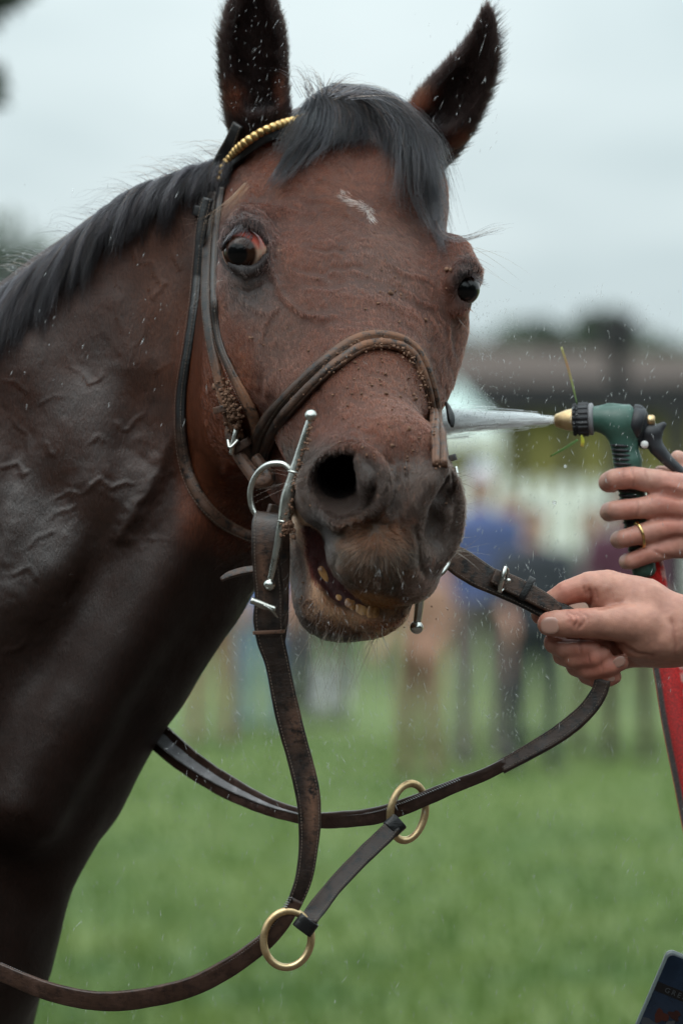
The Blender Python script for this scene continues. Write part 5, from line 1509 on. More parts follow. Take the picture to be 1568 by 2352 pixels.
def lathe(name, a, b, prof, mat, parent, n=32, flute=0, fdepth=0.0):
    a = np.array(a, float); b = np.array(b, float); w = nrm(b - a); u = nrm(np.cross(w, [0.1, 1, .2])); v = np.cross(w, u); L = np.linalg.norm(b - a)
    th = np.linspace(0, 2 * math.pi, n, endpoint=False)
    V = []
    for t, r in prof:
        rr = r * (1 + (fdepth * np.sign(np.cos(th * flute)) if flute and r > 30 else 0))
        V.append(a + w * t * L + np.outer(np.cos(th) * rr, u) + np.outer(np.sin(th) * rr, v))
    V = np.concatenate(V); F_ = []
    for i in range(len(prof) - 1):
        for j in range(n): F_.append([i * n + j, (i + 1) * n + j, (i + 1) * n + (j + 1) % n, i * n + (j + 1) % n])
    F_.append(list(range(n))); F_.append([(len(prof) - 1) * n + k for k in range(n)][::-1])
    return link(name, mesh_np(name, Wn(V), F_, smooth=flute == 0), mat, parent)
ax0 = np.array([1275., 966., zn + 10]); ax1 = np.array([1480., 958., zn - 6])
def axp(x): return ax0 + (ax1 - ax0) * (x - 1275.) / 205.
lathe('brass_tip', axp(1273), axp(1330), [(0, 8), (0.0, 12), (.06, 15), (.25, 19), (.5, 24), (.8, 26.5), (1, 26.5)], BRASS, gun)
lathe('collar', axp(1314), axp(1352), [(0, 28), (.04, 35), (.2, 37), (.26, 33), (.34, 33), (.38, 38), (.95, 38), (1, 30)], MAT_RUB, gun, n=72, flute=18, fdepth=.035)
lathe('collar_ring', axp(1350), axp(1363), [(0, 33), (.3, 37), (.8, 37), (1, 31)], MAT_GREYP, gun)
gf = Field()
gf.elcap(axp(1362), axp(1445), (29, 29), (31, 31), (0, 1, 0), k=10, ends=.3)
gf.elcap((1424, 985, zn), (1440, 1060, zn), (33, 30), (31, 27), (1, 0, 0), k=34)
gf.elcap((1440, 1060, zn), (1478, 1310, zn), (31, 27), (28, 25), (1, 0, 0), k=12)
gf.tube([(1370, 944, zn), (1396, 930, zn), (1416, 932, zn), (1446, 948, zn)], [7, 5, 5, 7], k=8)
gf.ell((1455, 975, zn), (26, 34, 28), k=14)
gv, gq = surface_nets(gf, axis_coords(1340, 1530, 1342, 1528, 3), axis_coords(900, 1360, 902, 1358, 3), axis_coords(zn - 50, zn + 50, zn - 48, zn + 48, 3))
gv = relax(gv, gq, 1)
link('gun_body', mesh_np('gun_body', Wn(gv), gq), MAT_GREEN, gun)
for k in range(24):                                       # ribs of the grip
    t = k / 23; y = 1022 + 10.5 * k; xl = 1402 + (y - 1022) * .165
    rod('grip_rib', [(xl, y, zn - 6), (xl + 8, y + 1, zn - 24), (xl + 26, y + 2, zn - 31), (xl + 40, y + 3, zn - 27)], [2.6, 3.2, 3.2, 1.6], MAT_RUB, gun, n=8, sm=3)
lathe('rear_collar', (1446, 968, zn), (1476, 976, zn), [(0, 30), (.1, 37), (.85, 38), (1, 31)], MAT_RUB, gun)
rod('rear_collar', [(1452, 938, zn), (1468, 948, zn), (1474, 980, zn), (1462, 1012, zn)], [11, 16, 17, 13], MAT_RUB, gun)
tf = Field()
tf.tube([(1486, 992, zn), (1506, 990, zn), (1522, 976, zn)], [17, 15, 7.5], k=10)
tf.tube([(1478, 1018, zn), (1495, 1000, zn), (1506, 1028, zn), (1530, 1056, zn), (1560, 1082, zn), (1600, 1108, zn)], [14, 19, 18, 14, 12, 12], k=14)
tv, tq = surface_nets(tf, axis_coords(1450, 1630, 1452, 1628, 3), axis_coords(950, 1140, 952, 1138, 3), axis_coords(zn - 34, zn + 34, zn - 32, zn + 32, 3))
link('trigger', mesh_np('trigger', Wn(tv), tq), MAT_RUB, gun)
blob('pivot_pin', (1479, 1021, zn - 19), (9, 9, 6), ((1, 0, 0), (0, 1, 0), (0, 0, 1)), MAT_PIN, gun, 2.2)
rod('adjusting_knob', [(1470, 966, zn), (1482, 966, zn), (1486, 966, zn), (1500, 966, zn), (1503, 966, zn)], [7, 7, 13, 13, 8], BRASS, gun, sm=1)
# water jet
m = M('water_jet')
lw = m.node('ShaderNodeLayerWeight'); lw.inputs['Blend'].default_value = .35
m.set(Base_Color=(.95, .97, .98), Roughness=.6, Subsurface_Weight=.6, Subsurface_Scale=.02)
al = m.math('MULTIPLY', m.ramp(lw.outputs['Facing'], [(0.0, .95), (.75, .45), (1.0, 0.0)]), m.ramp(m.noise(30, 5, .7, stretch=(.15, 3, 3)), [(.25, .72), (.75, 1.0)]))
m.set(Alpha=al)
n = 26; P = []; R_ = []
for k in range(n):
    t = k / (n - 1); P.append((1276 - 330 * t, 966 + 3 * t - 1 * t * t, zn + 8 + 10 * t)); R_.append(7 + 7 * t ** .6)
rod('water_jet', P, R_, m.m, None, n=28, sm=1)
jet = bpy.data.objects['water_jet']
jm = m_jet = bpy.data.materials['water_jet']; jn = jm.node_tree
jt = jn.nodes.new('ShaderNodeBsdfTranslucent'); jt.inputs[0].default_value = (.98, .99, .99, 1)
jd = jn.nodes.new('ShaderNodeBsdfDiffuse'); jd.inputs[0].default_value = (.98, .99, .99, 1)
jx = jn.nodes.new('ShaderNodeMixShader'); jo = jn.nodes['Material Output']
jn.links.new(jt.outputs[0], jx.inputs[1]); jn.links.new(jd.outputs[0], jx.inputs[2]); jn.links.new(jx.outputs[0], jo.inputs['Surface'])
rj = np.random.RandomState(17); nj = 4200
a_ = rj.uniform(0, 6.28, nj); q_ = np.abs(rj.normal(0, .55, nj)); t0 = rj.rand(nj) ** .8 * .75; Lj = rj.uniform(.12, .35, nj)
Sj = []
for t in np.linspace(0, 1, 5):
    tt = t0 + Lj * t; rr = q_ * (7 + 20 * tt ** .75)
    Sj.append(np.stack([1276 - 330 * tt, 966 + 2.5 * tt - 2 + np.sin(a_) * rr + 5 * q_ * tt * tt, zn + 8 + 10 * tt + np.cos(a_) * rr], 1))
mw = bpy.data.materials.new('jet_threads'); mw.use_nodes = True; nt = mw.node_tree; nt.nodes.clear()
o_ = nt.nodes.new('ShaderNodeOutputMaterial'); d_ = nt.nodes.new('ShaderNodeBsdfTranslucent'); e_ = nt.nodes.new('ShaderNodeBsdfDiffuse'); x_ = nt.nodes.new('ShaderNodeMixShader')
d_.inputs[0].default_value = e_.inputs[0].default_value = (.97, .985, .99, 1); nt.links.new(d_.outputs[0], x_.inputs[1]); nt.links.new(e_.outputs[0], x_.inputs[2]); nt.links.new(x_.outputs[0], o_.inputs[0])
tj = hair_object('jet_threads', np.stack(Sj, 1), rj.uniform(.5, 1.3, nj) * (1.15 - .5 * np.clip(q_, 0, 1)), np.full((nj, 3), .97), mw, jet, .3)
tj.matrix_parent_inverse = Matrix.Identity(4); tj['kind'] = 'stuff'
tag(jet, 'white jet of water shooting from the brass tip to the far side of the head', 'water jet', kind='thing')

# ------------------------------------------------------------------ hose
m = M('hose_fabric'); vc = m.node('ShaderNodeVertexColor'); vc.layer_name = 'Col'
wv = m.node('ShaderNodeTexWave'); wv.inputs['Scale'].default_value = 330; wv.bands_direction = 'Z'; wv.inputs['Distortion'].default_value = 2
tc_ = m.node('ShaderNodeTexCoord'); m.link(tc_.outputs['Object'], wv.inputs['Vector'])
m.set(Base_Color=m.mix(1.0, vc.outputs[0], m.ramp(m.noise(500, 3), [(.3, .6), (.7, 1.3)]), 'MULTIPLY'), Roughness=.5, Normal=m.bump(wv.outputs['Fac'], .5, .001)); MAT_HOSE = m.m
hz = zn + 20
P = resample(spline([(1482, 1270, hz), (1493, 1312, hz), (1510, 1420, hz - 4), (1534, 1540, hz), (1552, 1650, hz + 6), (1580, 1790, hz + 14), (1612, 1950, hz + 24), (1660, 2150, hz + 40), (1720, 2420, hz + 60)], 10), 10)
wid = 66 + 6 * np.clip((P[:, 1] - 1300) / 400, 0, 1)
a = np.linspace(0, 2 * math.pi, 40, endpoint=False); prof = np.stack([np.cos(a), np.sin(a)], 1)
Vh, Fh, Bh, Nh_, Th = sweep(P, np.tile([-.12, 0, -1.], (len(P), 1)), wid, wid * .62, prof)
me = mesh_np('hose', Wn(Vh), Fh)
pc = np.tile(prof, (len(P), 1)); sg = 1 if Bh[5, 0] > 0 else -1; u = pc[:, 0] * sg
ch = np.tile(np.array([.62, .006, .006]), (len(u), 1))
ch = mixc(ch, ((u < -.52) & (u > -.93)).astype(float), (.11, .10, .10)); ch = mixc(ch, (u <= -.93).astype(float), (.72, .13, .015))
ch = mixc(ch, ((u > .80) & (np.sin(P.repeat(40, 0)[:, 1] * .45) > .0)) * .7, (.7, .45, .4))
vcol(me, ch); hose = link('hose', me, MAT_HOSE); tag(hose, 'red fabric hose with a grey and orange side stripe hanging from the gun', 'hose')

# ------------------------------------------------------------------ grass blades stuck to the nozzle
m = M('straw_grass'); vc = m.node('ShaderNodeVertexColor'); vc.layer_name = 'Col'; m.set(Base_Color=vc.outputs[0], Roughness=.5); MAT_BLADE = m.m
def blade(pts, w, cols, label):
    R_ = spline(np.column_stack([pts, w]), 6)
    V, F_, *_ = sweep(R_[:, :3], np.tile([.3, .1, -1.], (len(R_), 1)), R_[:, 3], R_[:, 3] * .25, PROF_FLAT)
    me = mesh_np('grass_blade', Wn(V), F_); t = np.repeat(np.linspace(0, 1, len(R_)), len(PROF_FLAT))
    k = t * (len(cols) - 1); i = np.minimum(k.astype(int), len(cols) - 2); f = (k - i)[:, None]; cols = np.array(cols)
    vcol(me, cols[i] * (1 - f) + cols[i + 1] * f)
    return tag(link('grass_blade', me, MAT_BLADE), label, 'grass blade', 'grass blades stuck to the nozzle')
blade([(1288, 797, zn - 30), (1302, 840, zn - 28), (1314, 885, zn - 26), (1324, 928, zn - 20)], [5, 6, 5, 3], [(.35, .36, .12), (.40, .22, .12), (.28, .34, .12), (.10, .20, .08)], 'long yellow grass blade standing up from the nozzle collar')
blade([(1263, 1048, zn - 20), (1285, 1036, zn - 24), (1308, 1022, zn - 28), (1326, 1010, zn - 30)], [3, 5, 6, 5], [(.12, .25, .06), (.16, .30, .09), (.14, .28, .09)], 'bent green grass blade hanging below the brass tip')
blade([(1334, 1000, zn - 32), (1337, 1014, zn - 32), (1335, 1026, zn - 32)], [5, 9, 7], [(.30, .32, .02), (.45, .45, .03), (.42, .25, .06)], 'short yellow scrap of grass under the nozzle collar')

# ------------------------------------------------------------------ phone at the lower right corner
pz = -120
phone = empty('phone', W(1560, 2300, pz), 'dark phone showing a picture, its pale rimmed corner poking in at the lower right', 'phone')
u_ = nrm([.93, .38, .1]); v_ = nrm([-.40, .93, 0.1]); w__ = np.cross(u_, v_)
cpt = np.array([1540., 2196., pz])
def rrect(hw, hh, r, n=8):
    out = []
    for cx, cy, a0 in ((hw - r, hh - r, 0), (-hw + r, hh - r, 90), (-hw + r, -hh + r, 180), (hw - r, -hh + r, 270)):
        for k in range(n + 1):
            a = math.radians(a0 + 90 * k / n); out.append((cx + r * math.cos(a), cy + r * math.sin(a)))
    return np.array(out)
def slab(name, hw, hh, r, c, thick, mat, parent, bev=3):
    o = rrect(hw, hh, r); V = []
    rings = [(o * (1 - bev / hw), -thick / 2), (o, -thick / 2 + bev), (o, thick / 2 - bev), (o * (1 - bev / hw), thick / 2)]
    for q, d in rings: V.append(np.array(c) + np.outer(q[:, 0], u_) + np.outer(q[:, 1], v_) + w__ * d)
    n = len(o); F_ = []
    for i in range(3):
        for j in range(n): F_.append([i * n + j, i * n + (j + 1) % n, (i + 1) * n + (j + 1) % n, (i + 1) * n + j])
    F_.append(list(range(n))[::-1]); F_.append([3 * n + k for k in range(n)])
    return link(name, mesh_np(name, Wn(np.concatenate(V)), F_), mat, parent)
hw, hh = 92, 190
pc_ = cpt + u_ * (hw - 14) + v_ * (hh - 14)
m = M('phone_case'); m.set(Base_Color=(.10, .12, .12), Roughness=.25); slab('phone_case', hw, hh, 16, pc_, 22, m.m, phone)
m = M('phone_glass'); m.set(Base_Color=m.ramp(m.noise(22, 3), [(.35, (.004, .007, .014)), (.7, (.009, .016, .030))]), Roughness=.2)
sgn_ = -1 if w__[2] > 0 else 1
slab('screen', hw - 7, hh - 7, 12, pc_ + w__ * sgn_ * 11.5, 3, m.m, phone, bev=1)
m = M('picture_black'); m.set(Base_Color=(.003, .003, .004), Roughness=.25); MB_ = m.m
def patch(name, pts, lift, mat):
    V = [pc_ + u_ * (a - hw) + v_ * (b - hh) + w__ * sgn_ * (13.2 + lift) for a, b in pts]
    F_ = [list(range(len(V)))]
    if sgn_ < 0: F_ = [F_[0][::-1]]
    return link(name, mesh_np(name, Wn(np.array(V)), F_, False), mat, phone)
patch('picture_band', [(8, 78), (176, 78), (176, 100), (8, 100)], .4, MB_)
rs = np.random.RandomState(8)
def blotch(cx, cy, r, col, lift):
    m = M('picture_shape'); m.set(Base_Color=col, Roughness=.25)
    a = np.linspace(0, 2 * math.pi, 18, endpoint=False); rr = r * (1 + .25 * np.sin(a * 3 + cx) + .15 * np.sin(a * 5 + cy))
    return patch('picture_shape', [(min(176, max(9, cx + math.cos(t) * q * 1.2)), cy + math.sin(t) * q) for t, q in zip(a, rr)], lift, m.m)
blotch(40, 190, 26, (.03, .034, .04), .3); blotch(86, 220, 60, (.006, .006, .006), .5); blotch(46, 150, 14, (.035, .008, .005), .7); blotch(74, 136, 11, (.02, .005, .004), .8)
blotch(74, 158, 8, (.04, .04, .044), .9); blotch(110, 196, 16, (.035, .035, .035), .9); blotch(30, 240, 26, (.012, .006, .004), .9)
fc_ = bpy.data.curves.new('lettering', 'FONT'); fc_.body = 'GREAT'; fc_.size = 17 / PX; fc_.space_character = 1.5
m = M('lettering_ink'); m.set(Base_Color=(.035, .038, .042), Roughness=.4); fc_.materials.append(m.m)
fo = bpy.data.objects.new('lettering', fc_); COL.objects.link(fo); bpy.context.view_layer.update()
lm = bpy.data.meshes.new_from_object(fo); bpy.data.objects.remove(fo); fo = bpy.data.objects.new('lettering', lm); COL.objects.link(fo); fo.parent = phone; fo.matrix_parent_inverse = Matrix.Translation(-Vector(phone.location))
org = pc_ + u_ * (30 - hw) + v_ * (95 - hh) + w__ * sgn_ * 14.2
def w3(v): return Vector((v[0], v[2], -v[1]))
ux, vx = w3(u_).normalized(), w3(-v_).normalized(); wx_ = ux.cross(vx)
fo.matrix_basis = Matrix.Translation(Vector(W(*org))) @ Matrix((ux, vx, wx_)).transposed().to_4x4()
# the hand that holds it, below the frame
viewer = empty('person', W(1700, 2900, pz + 120), 'hand holding up the dark phone from below the lower right corner', 'person')
def ph(a, b, c): return tuple(pc_ + u_ * a + v_ * b + w__ * (-sgn_) * c)
F = Field()
F.elcap(ph(10, 150, 44), ph(30, 270, 50), (84, 30), (74, 34), tuple(u_), k=30)
F.elcap(ph(30, 270, 50), ph(160, 720, 160), (60, 44), (92, 72), tuple(u_), k=40)
for k, b in enumerate((92, 128, 164, 198)):
    F.tube([ph(40, b + 20, 46), ph(-60, b + 8, 44), ph(-108, b, 22), ph(-106, b - 2, -14), ph(-84, b - 4, -24)], [26, 21, 18, 17, 14], k=10)
F.tube([ph(60, 200, 40), ph(104, 150, 24), ph(110, 110, -8), ph(92, 74, -26)], [30, 23, 20, 16], k=16)
lo_ = np.array([ph(0, 300, 60)]).min(0)
V, Q, c = hand_mesh(F, (1150, 2360, pz - 180), (1900, 3200, pz + 320), 7, [], [])
me = mesh_np('hand', Wn(V), Q); vcol(me, c); link('hand', me, MAT_SKIN, viewer)
# sleeves carry the arms on out of the frame
m = M('sleeve_cloth'); m.set(Base_Color=m.ramp(m.noise(14, 4), [(.3, (.020, .026, .040)), (.7, (.034, .042, .062))]), Roughness=.85, Normal=m.bump(m.noise(25, 4), .6, .01))
def sleeve(pts, rad, who):
    o = rod('sleeve', pts, rad, m.m, who, n=28, sm=6); return o
sleeve([(1770, 1490, -90), (1950, 1540, -50), (2300, 1660, 60), (2700, 1560, 240), (3000, 1250, 380)], [100, 112, 130, 165, 190], holder)
sleeve([(1850, 1190, 365), (2000, 1200, 380), (2400, 1290, 430), (2800, 1240, 520), (3150, 960, 640)], [98, 108, 128, 160, 190], sprayer)
a_, b_ = np.array(ph(130, 590, 140)), np.array(ph(240, 900, 230))
sleeve([a_, b_, b_ + np.array([260, 260, 200]), b_ + np.array([620, 240, 420])], [108, 122, 145, 175], viewer)
# ------------------------------------------------------------------ the place behind
def gx(px, d): return (px - 784.0) / PX * d / D0
def gz(py, d): return CAM_H + (1176.0 - py) / PX * d / D0
m = M('grass_ground')
n1 = m.noise(.55, 5, .6, 'Object'); n2 = m.noise(3.2, 5, .7, 'Object'); n3 = m.noise(40, 3, .7, 'Object')
c = m.ramp(n1, [(.36, (.060, .115, .024)), (.50, (.118, .168, .040)), (.62, (.160, .205, .055))])
c = m.mix(m.ramp(n2, [(.42, 0.0), (.62, .45)]), c, (.055, .105, .022))
c = m.mix(m.ramp(n3, [(.45, 0.0), (.7, .4)]), c, (.19, .24, .07))
# dark earth added out of view to cut green bounce light, turf beyond it
tcg = m.node('ShaderNodeTexCoord'); sg_ = m.node('ShaderNodeSeparateXYZ'); m.link(tcg.outputs['Object'], sg_.inputs[0])
edge = m.math('ADD', sg_.outputs[1], m.math('MULTIPLY', n2, 3.0))
c = m.mix(m.ramp(m.math('MULTIPLY', edge, .05), [(.60, 1.0), (.66, 0.0)]), c, m.mix(n3, (.030, .021, .015), (.065, .047, .034)))
m.set(Base_Color=c, Roughness=.85, Normal=m.bump(n3, .8, .03))
nx_, ny_ = 90, 150
X = np.linspace(-1, 1, nx_) ** 3 * 900; Y = -30 + (np.linspace(0, 1, ny_) ** 3.2) * 1800
A, Bm = np.meshgrid(X, Y, indexing='ij')
Zg = np.where(Bm > 120, (np.clip((Bm - 120) / 500, 0, 1) ** 1.5) * 5, 0) * 0
V = np.stack([A, Bm, Zg], -1).reshape(-1, 3)
i, j = np.meshgrid(np.arange(nx_ - 1), np.arange(ny_ - 1), indexing='ij')
q = np.stack([i * ny_ + j, (i + 1) * ny_ + j, (i + 1) * ny_ + j + 1, i * ny_ + j + 1], -1).reshape(-1, 4)
tag(link('ground', mesh_np('ground', V, q), m.m), kind='structure')

# grass tufts near enough to be in the picture
rs = np.random.RandomState(21)
n = 60000
d = 12.5 + 20 * rs.rand(n) ** 1.4; x = rs.uniform(-.32, .32, n) * d
h = rs.uniform(.03, .09, n); a = rs.uniform(0, 6.28, n); w = rs.uniform(.006, .014, n)
b = np.stack([x, d, 0 * x], 1); dirn = np.stack([np.cos(a), np.sin(a), 0 * a], 1)
V = np.stack([b - dirn * w[:, None], b + dirn * w[:, None], b + np.stack([rs.normal(0, .02, n), rs.normal(0, .02, n), h], 1)], 1).reshape(-1, 3)
F_ = np.arange(3 * n).reshape(-1, 3)
m = M('grass_leaf'); m.set(Base_Color=m.ramp(m.noise(1.6, 4), [(.35, (.055, .130, .024)), (.65, (.17, .24, .05))]), Roughness=.6); 
tag(link('grass', mesh_np('grass', V, F_, False), m.m), 'short green grass of the paddock', 'grass', kind='stuff')

def box(V, F_, lo, hi):
    b = len(V); x0, y0, z0 = lo; x1, y1, z1 = hi
    V += [(x0, y0, z0), (x1, y0, z0), (x1, y1, z0), (x0, y1, z0), (x0, y0, z1), (x1, y0, z1), (x1, y1, z1), (x0, y1, z1)]
    F_ += [[b, b + 3, b + 2, b + 1], [b + 4, b + 5, b + 6, b + 7], [b, b + 1, b + 5, b + 4], [b + 1, b + 2, b + 6, b + 5], [b + 2, b + 3, b + 7, b + 6], [b + 3, b, b + 4, b + 7]]
def boxes(name, items, mat, parent=None):
    V, F_ = [], []
    for lo, hi in items: box(V, F_, lo, hi)
    return link(name, mesh_np(name, np.array(V), F_, False), mat, parent)
m = M('white_paint'); m.set(Base_Color=m.ramp(m.noise(3, 4), [(.3, (.78, .80, .76)), (.7, (.86, .88, .84))]), Roughness=.6); MAT_WHITE = m.m
m = M('brown_roof'); m.set(Base_Color=m.ramp(m.noise(1.3, 4), [(.3, (.045, .027, .019)), (.7, (.070, .043, .031))]), Roughness=.8); MAT_ROOF = m.m
m = M('dark_timber'); m.set(Base_Color=m.ramp(m.noise(5, 4), [(.3, (.010, .010, .013)), (.7, (.024, .022, .026))]), Roughness=.8); MAT_DARK = m.m
m = M('olive_boards'); m.set(Base_Color=m.ramp(m.noise(2, 4), [(.3, (.185, .170, .045)), (.7, (.24, .215, .065))]), Roughness=.8); MAT_OLIVE = m.m

# long low stable block
D = 105.0
st = empty('stable_block', (gx(1330, D), D, 0), 'long olive walled stable with a brown roof behind the white fence', 'stable')
xa, xb = gx(1042, D), gx(1900, D)
zr0, zr1 = gz(872, D), gz(768, D)
boxes('wall', [((xa, D - .6, 0), (xb, D + 9, zr0 - .5))], MAT_OLIVE, st)
V = [(xa - .5, D - .8, zr0 - .02), (xb + .5, D - .8, zr0 - .35), (xb + .5, D + 5, zr1 - .5), (xa - .5, D + 5, zr1), (xa - .5, D + 10, zr0), (xb + .5, D + 10, zr0 - .35)]
V2 = V + [(x, y, z - .18) for x, y, z in V]
F_ = [[0, 1, 2, 3], [3, 2, 5, 4], [7, 6, 9, 8], [8, 9, 10, 11], [0, 6, 7, 1], [0, 3, 9, 6], [3, 4, 10, 9], [1, 7, 8, 2], [2, 8, 11, 5], [4, 5, 11, 10]]
link('roof', mesh_np('roof', np.array(V2), F_, False), MAT_ROOF, st)
boxes('gutter', [((xa - .5, D - 1.1, zr0 - .80), (xb + .5, D - .82, zr0 - .06))], MAT_DARK, st)
for px in (1060, 1180, 1300, 1450, 1540, 1660):
    x = gx(px, D); boxes('post', [((x - .09, D - 1.0, 0), (x + .09, D - .78, zr0 - .81))], MAT_DARK, st)
for px in (1120, 1390, 1600):
    x = gx(px, D); boxes('door', [((x - .5, D - .65, 0), (x + .5, D - .603, 2.1))], MAT_DARK, st)
# the tall post in front of it
D = 60.0; x = gx(1420, D)
tag(boxes('post', [((x - .12, D, 0), (x + .12, D + .2, gz(735, D))), ((x - .24, D - .1, gz(800, D)), (x + .24, D + .3, gz(722, D)))], MAT_DARK), 'tall dark post standing against the brown stable roof', 'post')
D = 44.0; x = gx(1556, D)
tag(boxes('post', [((x - .09, D, 0), (x + .09, D + .2, gz(890, D))), ((x - .13, D - .03, gz(890, D)), (x + .2, D + .33, gz(884, D)))], MAT_DARK), 'shorter dark post at the right edge beside the red hose', 'post')
# white picket fence
D = 76.0
fe = empty('picket_fence', (gx(1300, D), D, 0), 'white picket fence running along the far side of the grass', 'fence')
zt = gz(1098, D)
pick = None; k = 0
for px in np.arange(1010, 1700, 43.0):
    x = gx(px, D)
    if pick is None:
        pick = boxes('picket', [((x - .11, D, .1), (x + .11, D + .05, zt - .12)), ((x - .065, D + .004, zt - .12), (x + .065, D + .046, zt))], MAT_WHITE, fe); x_0 = x
    else:
        o = pick.copy(); COL.objects.link(o); o.location.x += x - x_0
for z in (.35, zt - .5): boxes('rail', [((gx(1000, D), D + .055, z), (gx(1710, D), D + .12, z + .14))], MAT_WHITE, fe)
boxes('base_board', [((gx(1000, D), D + .13, .02), (gx(1710, D), D + .18, .95))], MAT_WHITE, fe)
# marquee
D = 88.0
tn = empty('marquee', (gx(1110, D), D, 0), 'pale peaked marquee roof behind the horse muzzle', 'marquee')
x0, x1, xm, zt, ze = gx(950, D), gx(1150, D), gx(1050, D), gz(862, D), gz(985, D)
V = [(x0, D, ze), (x1, D, ze), (x1, D + 5, ze), (x0, D + 5, ze), (xm, D + 2.5, zt)]
m = M('marquee_cloth'); m.set(Base_Color=m.ramp(m.noise(1.5, 3), [(.3, (.36, .46, .43)), (.7, (.46, .56, .53))]), Roughness=.7, Transmission_Weight=0.0)
link('roof', mesh_np('roof', np.array(V), [[0, 1, 4], [1, 2, 4], [2, 3, 4], [3, 0, 4], [0, 3, 2, 1]], False), m.m, tn)
boxes('valance', [((x0, D - .02, ze - .35), (x1, D - .003, ze - .003))], MAT_WHITE, tn)
for x in (x0, x1 - .1): 
    for y in (D, D + 4.9): boxes('pole', [((x, y, 0), (x + .1, y + .1, ze - .36))], MAT_WHITE, tn)

# people
def man_field(sit=False, arm=0.0, bulk=1.0):
    F = Field(); b = bulk
    F.elcap((0, 0, 1.02), (0, 0, 1.40), (.155 * b, .105 * b), (.185 * b, .11 * b), (1, 0, 0), k=.06)
    F.ell((0, 0, .96), (.165 * b, .12 * b, .12), k=.05)
    F.cap((0, 0, 1.44), (0, 0, 1.56), .055, .05, k=.04)
    F.ell((0, -.01, 1.66), (.075, .095, .12), k=.02); F.ell((0, -.10, 1.64), (.014, .02, .02), k=.01)
    for s in (-1, 1):
        F.cap((s * .19 * b, 0, 1.41), (s * .25, -.03 - arm * .5, 1.14), .058, .045, k=.03)
        F.cap((s * .25, -.03 - arm * .5, 1.14), (s * (.25 - arm * .3), -.08 - arm * 1.6, .92 + arm * .5), .045, .034, k=.02)
        F.ell((s * (.25 - arm * .3), -.09 - arm * 1.7, .85 + arm * .55), (.035, .045, .07), k=.02)
        F.cap((s * .09, 0, .92), (s * .11, -.02, .50), .088 * b, .06, k=.04); F.cap((s * .11, -.02, .50), (s * .12, .02, .09), .06, .042, k=.02)
        F.elcap((s * .12, .03, .045), (s * .12, -.13, .04), (.045, .045), (.038, .042), (0, 0, 1), k=.02)
    for k in range(len(F.ops)):
        f, lo, hi, kk, op = F.ops[k]
    return F
class MF(Field):
    def eval(s, P):
        d = np.full(len(P), 1e3, dtype=np.float32)
        for f, lo, hi, k, op in s.ops:
            e = f(P).astype(np.float32); h = np.maximum(k - np.abs(d - e), 0) / k
            d = np.minimum(d, e) - h * h * k * .25
        return d
def man_mesh(arm=0.0, bulk=1.0):
    F = man_field(arm=arm, bulk=bulk); F.__class__ = MF
    V, Q = surface_nets(F, axis_coords(-.5, .5, -.48, .48, .022), axis_coords(-.7, .35, -.68, .33, .022), axis_coords(-.05, 1.85, -.03, 1.83, .022))
    V, Q = keep_largest(V, Q); return relax(V, Q, 1), Q[:, ::-1] if False else Q
PV = [man_mesh(0.0), man_mesh(.12, 1.12)]
mp_ = M('clothes'); vc = mp_.node('ShaderNodeVertexColor'); vc.layer_name = 'Col'; mp_.set(Base_Color=vc.outputs[0], Roughness=.8)
def person(px, D, rot, top, legs, hair, label, kind=0, scale=1.0, sleeve=1.10, hat=None, group='people standing on the far grass'):
    V, Q = PV[kind]
    c = np.tile(np.array(legs), (len(V), 1))
    zz = V[:, 2]; r_ = np.abs(V[:, 0])
    torso = (zz > .95) & (zz < 1.50) | (r_ > .17) & (zz > .8)
    c[torso] = top
    skin = (zz > 1.5) | ((r_ > .17) & (zz < sleeve) & (zz > .6)); c[skin] = (.42, .22, .16)
    hr_ = (zz > 1.70) | ((zz > 1.6) & (V[:, 1] > .01)); c[hr_] = hair
    if hat: c[zz > 1.68] = hat
    c[zz < .075] = (.03, .025, .02)
    Wv = V * scale; a = math.radians(rot); ca, sa = math.cos(a), math.sin(a)
    Wv = np.stack([Wv[:, 0] * ca - Wv[:, 1] * sa, Wv[:, 0] * sa + Wv[:, 1] * ca, Wv[:, 2]], 1)
    me = mesh_np('person', Wv, Q); vcol(me, c)
    o = link('person', me, mp_.m); o.location = (gx(px, D), D, 0)
    if hat:
        # a brim joins the cap
        pass
    return tag(o, label, 'person', group)
GP = 'people standing on the far grass'
person(1104, 28.5, 20, (.08, .11, .25), (.16, .14, .14), (.50, .52, .62), 'person in a bright blue top and pale lilac cap beyond the horse nostrils', 0, 1.08, 1.2, hat=(.60, .62, .72))
person(1030, 30, -15, (.045, .12, .34), (.18, .11, .075), (.05, .03, .02), 'person in a blue jacket and brown trousers right of the chin', 1, .98)
person(1168, 31, 40, (.52, .40, .36), (.030, .034, .045), (.10, .06, .03), 'person in a beige top and dark trousers behind the far rein', 0, .98)
person(1226, 28, 10, (.030, .034, .045), (.024, .028, .038), (.02, .015, .012), 'person dressed all in dark grey nearest the rein hand', 1, .93)
person(965, 27, -30, (.30, .17, .12), (.20, .12, .085), (.06, .03, .02), 'person in tan and brown standing directly below the chin', 1, .80)
person(742, 34, 30, (.14, .035, .085), (.07, .07, .075), (.03, .02, .015), 'person in a maroon jacket behind the hanging rein', 0, .98)
person(600, 33, -20, (.08, .17, .38), (.10, .17, .30), (.05, .03, .02), 'person in light blue beside the hanging rein', 0, .95)
person(486, 31, 10, (.025, .07, .20), (.26, .14, .10), (.04, .03, .02), 'person in a navy jacket close to the horse neck', 1, .93)
person(676, 37, 60, (.040, .055, .10), (.045, .045, .055), (.12, .09, .06), 'person in slate blue between the two left of the chin', 0, 1.0)
